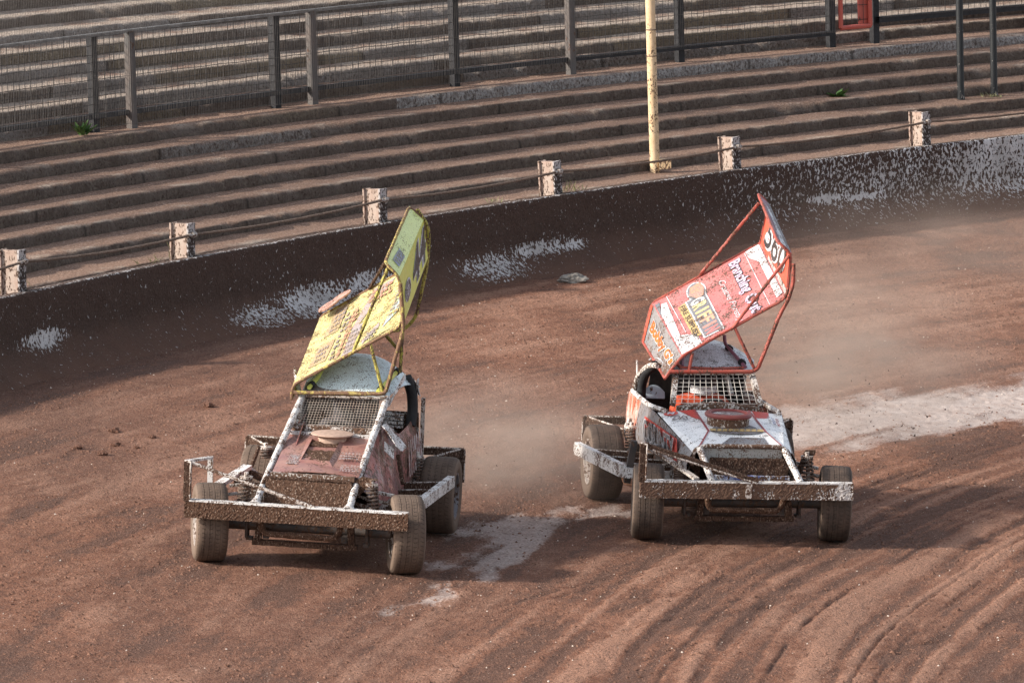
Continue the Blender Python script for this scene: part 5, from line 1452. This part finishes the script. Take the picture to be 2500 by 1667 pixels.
M_flame = paint('flame_print', (.52, .25, .16), t=.52, scale=30, rough=.5, dust=.0, mud=(.2, .13, .16), mud2=(.56, .38, .26))
mp.shape([(.29, .20), (.33, .10), (.42, .09), (.43, .20), (.40, .30), (.35, .33)], OFF + .002, M_flame, wR, 'flame_emblem')
letter('Branching', mp, ((.655, .05), (.655, .62), (.80, .05)), None, M_lilac, wR, OFF, 0, .03, M_black, ow=.06)
letter('Out', mp, ((.675, .67), (.675, .97), (.80, .67)), None, M_lilac, wR, OFF, 0, .03, M_black, ow=.06)
letter('Creative Floristry', mp, ((.535, .24), (.535, .98), (.61, .24)), None, M_whitev, wR, OFF, .45, .0)
lp_ = Panel(b['LB'], b['RT'] - b['LB'], f['LB'] - b['LB'], 1)
ln = (b['RT'] - b['LB']).cross(f['LB'] - b['LB']).normalized()
if ln.x * .97 - ln.y * .2 + ln.z * .16 < 0: ln = -ln
M_orange = paint('orange_vinyl', (.62, .14, .02), t=.575, scale=62, rough=.4, dust=.03)
lp2 = Panel(b['LB'], b['RT'] - b['LB'], f['LB'] - b['LB'], 1, f['RT'])
if lp2.N.dot(ln) < 0: lp2 = Panel(b['LB'], b['RT'] - b['LB'], f['LB'] - b['LB'], -1, f['RT'])
letter("Bobby G's", lp2, ((.32, .13), (.30, .95), (.80, .13)), None, M_orange, wR, .007, .2, .05, M_whitev, 'script_lettering', .06)
obj('lip_corner', MB().add([p + ln * .006 for p in (b['LB'].lerp(b['RT'], .05), b['LB'].lerp(b['RT'], .95), b['RT'].lerp(f['RT'], .05), b['LB'].lerp(f['LB'], .07))], [(0, 3, 2, 1)]), M_rboard, wR)
sb_ = Panel(b['M'], f['M'] - b['M'], b['FO'] - b['M'], 1, f['FO'])
if sb_.N.y > 0: sb_ = Panel(b['M'], f['M'] - b['M'], b['FO'] - b['M'], -1, f['FO'])
letter('560', sb_, ((.10, .12), (.86, .16), (.10, .92)), None, M_black, wR, .007, .3, .01, M_whitev, 'race_number', .085)
obj('board_base', MB().add([sb_.p(.3, .01, .004), sb_.p(.98, .01, .004), sb_.p(.98, .17, .004), sb_.p(.3, .10, .004)], [(0, 1, 2, 3)]), paint('board_grey', (.38, .37, .36), t=.55, scale=40, dust=.1), wR)
fp = Panel(f['FO'], b['FO'] - f['FO'], f['E'] - f['FO'], 1, b['E'])
if fp.N.z < 0: fp = Panel(f['FO'], b['FO'] - f['FO'], f['E'] - f['FO'], -1, b['E'])
fp.shape([(.02, .30), (.80, .34), (.86, .62), (.30, .62), (.28, .75), (.02, .72)], .006, M_whitev, wR, 'white_strip')
fp.shape([(.02, .02), (.97, .02), (.97, .28), (.02, .28)], .006, M_grey, wR, 'grey_strip')
# struts
obj('wing_bar', MB().tube([(-.34, -.39, 1.13), (-.34, .285, 1.142), (-.345, .335, 1.165), (-.345, .49, 1.60), f['M'] + Vector((.012, .012, -.01)), f['M'] + Vector((.012, .045, .12)), f['FO'] + Vector((.012, .02, -.08))], .0165, 10, fillet=.05, seg=.03).rough(.003, 45), M_rtube, carR, True)
obj('lower_bar', MB().tube([(-.36, -.30, 1.165), (-.42, -.02, 1.150), (-.44, .24, 1.158)], .011, 8, seg=.03), M_rtube, carR, True)
for a_, b_ in (((-.35, .135, 1.49), (-.345, .312, 1.155)), ((-.35, -.205, 1.285), (-.35, -.228, 1.14)), ((-.352, .10, 1.475), (-.345, .545, 2.085)), ((-1.49, .05, 1.755), (-1.49, .515, 2.36)), ((-.5, -.25, 1.13), (-.36, -.33, 1.20))):
    obj('wing_strut', MB().tube([a_, b_], .0135, 8, seg=.03).rough(.003, 45), M_rtube, carR, True)
obj('rear_strut', MB().tube([(-.85, .15, 1.36), (-.83, .155, 1.29), (-.45, .255, 1.16)], .015, 8, fillet=.04), M_flap, carR, True)
for t in ((-.80, .175, 1.265), (-.55, .235, 1.19)):
    obj('slider_clamp', MB().tube([t, (t[0] + .04, t[1] + .012, t[2] - .012)], .03, 8), M_pad, carR, True)
obj('wing_slider', MB().tube([(-.48, -.26, 1.155), (-.84, -.18, 1.26)], .016, 8), M_flap, carR, True)
M_suit2 = plain('orange_suit', (.55, .085, .035), .75, var=.35); M_helm2 = plain('black_helmet', (.02, .02, .022), .25)
person(RM, 'person in orange-red suit and black helmet behind the window mesh of the red-winged car', M_suit2, M_helm2, M_visor, -.02, M_whitev)

# ------------------------------------------------------------------ flying dirt and dust
def flying(name, n, c, sp, seed, mat, smin=.004, smax=.014):
    rg = random.Random(seed); mb = MB()
    for i in range(n):
        p = Vector((rg.gauss(c[0], sp[0]), rg.gauss(c[1], sp[1]), 0)); p.z = ground_z(p.x, p.y) + abs(rg.gauss(c[2], sp[2])) + .03
        s_ = smin + (smax - smin) * rg.random() ** 2.5
        a, b_, c_ = (Vector((rg.uniform(-1, 1), rg.uniform(-1, 1), rg.uniform(-1, 1))).normalized() * s_ * rg.uniform(.6, 1.4) for _ in range(3))
        d_ = -(a + b_ + c_) * .5
        mb.add([p + a, p + b_, p + c_, p + d_], [(0, 1, 2), (0, 2, 3), (0, 3, 1), (1, 3, 2)])
    return obj(name, mb, mat)
M_fly = plain('flying_mud', (.045, .030, .024), .95)
o = flying('flying_dirt', 330, (3.2, 3.2, .30), (.75, 1.2, .30), 4, M_fly); tag(o, 'dark crumbs of dirt flung into the air behind the red-winged car', 'dirt', kind='stuff')
o = flying('flying_dirt', 70, (-.2, 1.2, .35), (.5, 1.0, .25), 5, M_fly, .003, .010); tag(o, 'small dark crumbs of dirt flying behind the yellow-winged car', 'dirt', kind='stuff')

def dust(name, loc, rad, dens, seed, label, rot=0):
    import bmesh
    bm = bmesh.new(); bmesh.ops.create_icosphere(bm, subdivisions=3, radius=1.0)
    me = bpy.data.meshes.new(name); bm.to_mesh(me); bm.free()
    mt = bpy.data.materials.new('dust_air'); mt.use_nodes = True; nt = mt.node_tree
    nt.nodes.remove(nt.nodes['Principled BSDF'])
    pv = nt.nodes.new('ShaderNodeVolumePrincipled')
    pv.inputs['Color'].default_value = (.80, .63, .53, 1); pv.inputs['Anisotropy'].default_value = .2
    v = coord_(nt)
    ln_ = nt.nodes.new('ShaderNodeVectorMath'); ln_.operation = 'LENGTH'; nt.links.new(v, ln_.inputs[0])
    fall = step_(nt, ln_.outputs['Value'], 1.0, .15)
    mp_ = nt.nodes.new('ShaderNodeMapping'); mp_.inputs['Location'].default_value = (seed * 3.3, seed, 0); nt.links.new(v, mp_.inputs['Vector'])
    n = noise_(nt, mp_.outputs[0], 2.4, 4, .6)
    d_ = math_(nt, 'MULTIPLY', math_(nt, 'MULTIPLY', math_(nt, 'MULTIPLY', fall, fall), step_(nt, n, .36, .66)), dens)
    nt.links.new(d_, pv.inputs['Density'])
    nt.links.new(pv.outputs[0], nt.nodes['Material Output'].inputs['Volume'])
    me.materials.append(mt)
    o = bpy.data.objects.new(name, me); COL.objects.link(o)
    o.location = loc; o.scale = rad; o.rotation_euler = (0, 0, rot)
    return tag(o, label, 'dust', kind='stuff')
dust('dust_cloud', (-.15, 1.6, .35), (1.6, 2.6, .75), 1.0, 1, 'pale brown dust hanging behind the yellow-winged car')
dust('dust_cloud', (2.9, 4.2, .75), (1.9, 3.0, 1.1), .80, 2, 'pale brown dust thrown up behind the red-winged car')
dust('dust_cloud', (4.6, 14.0, .55), (3.2, 4.5, 1.0), .20, 3, 'thin dust drifting in front of the right end of the wall')
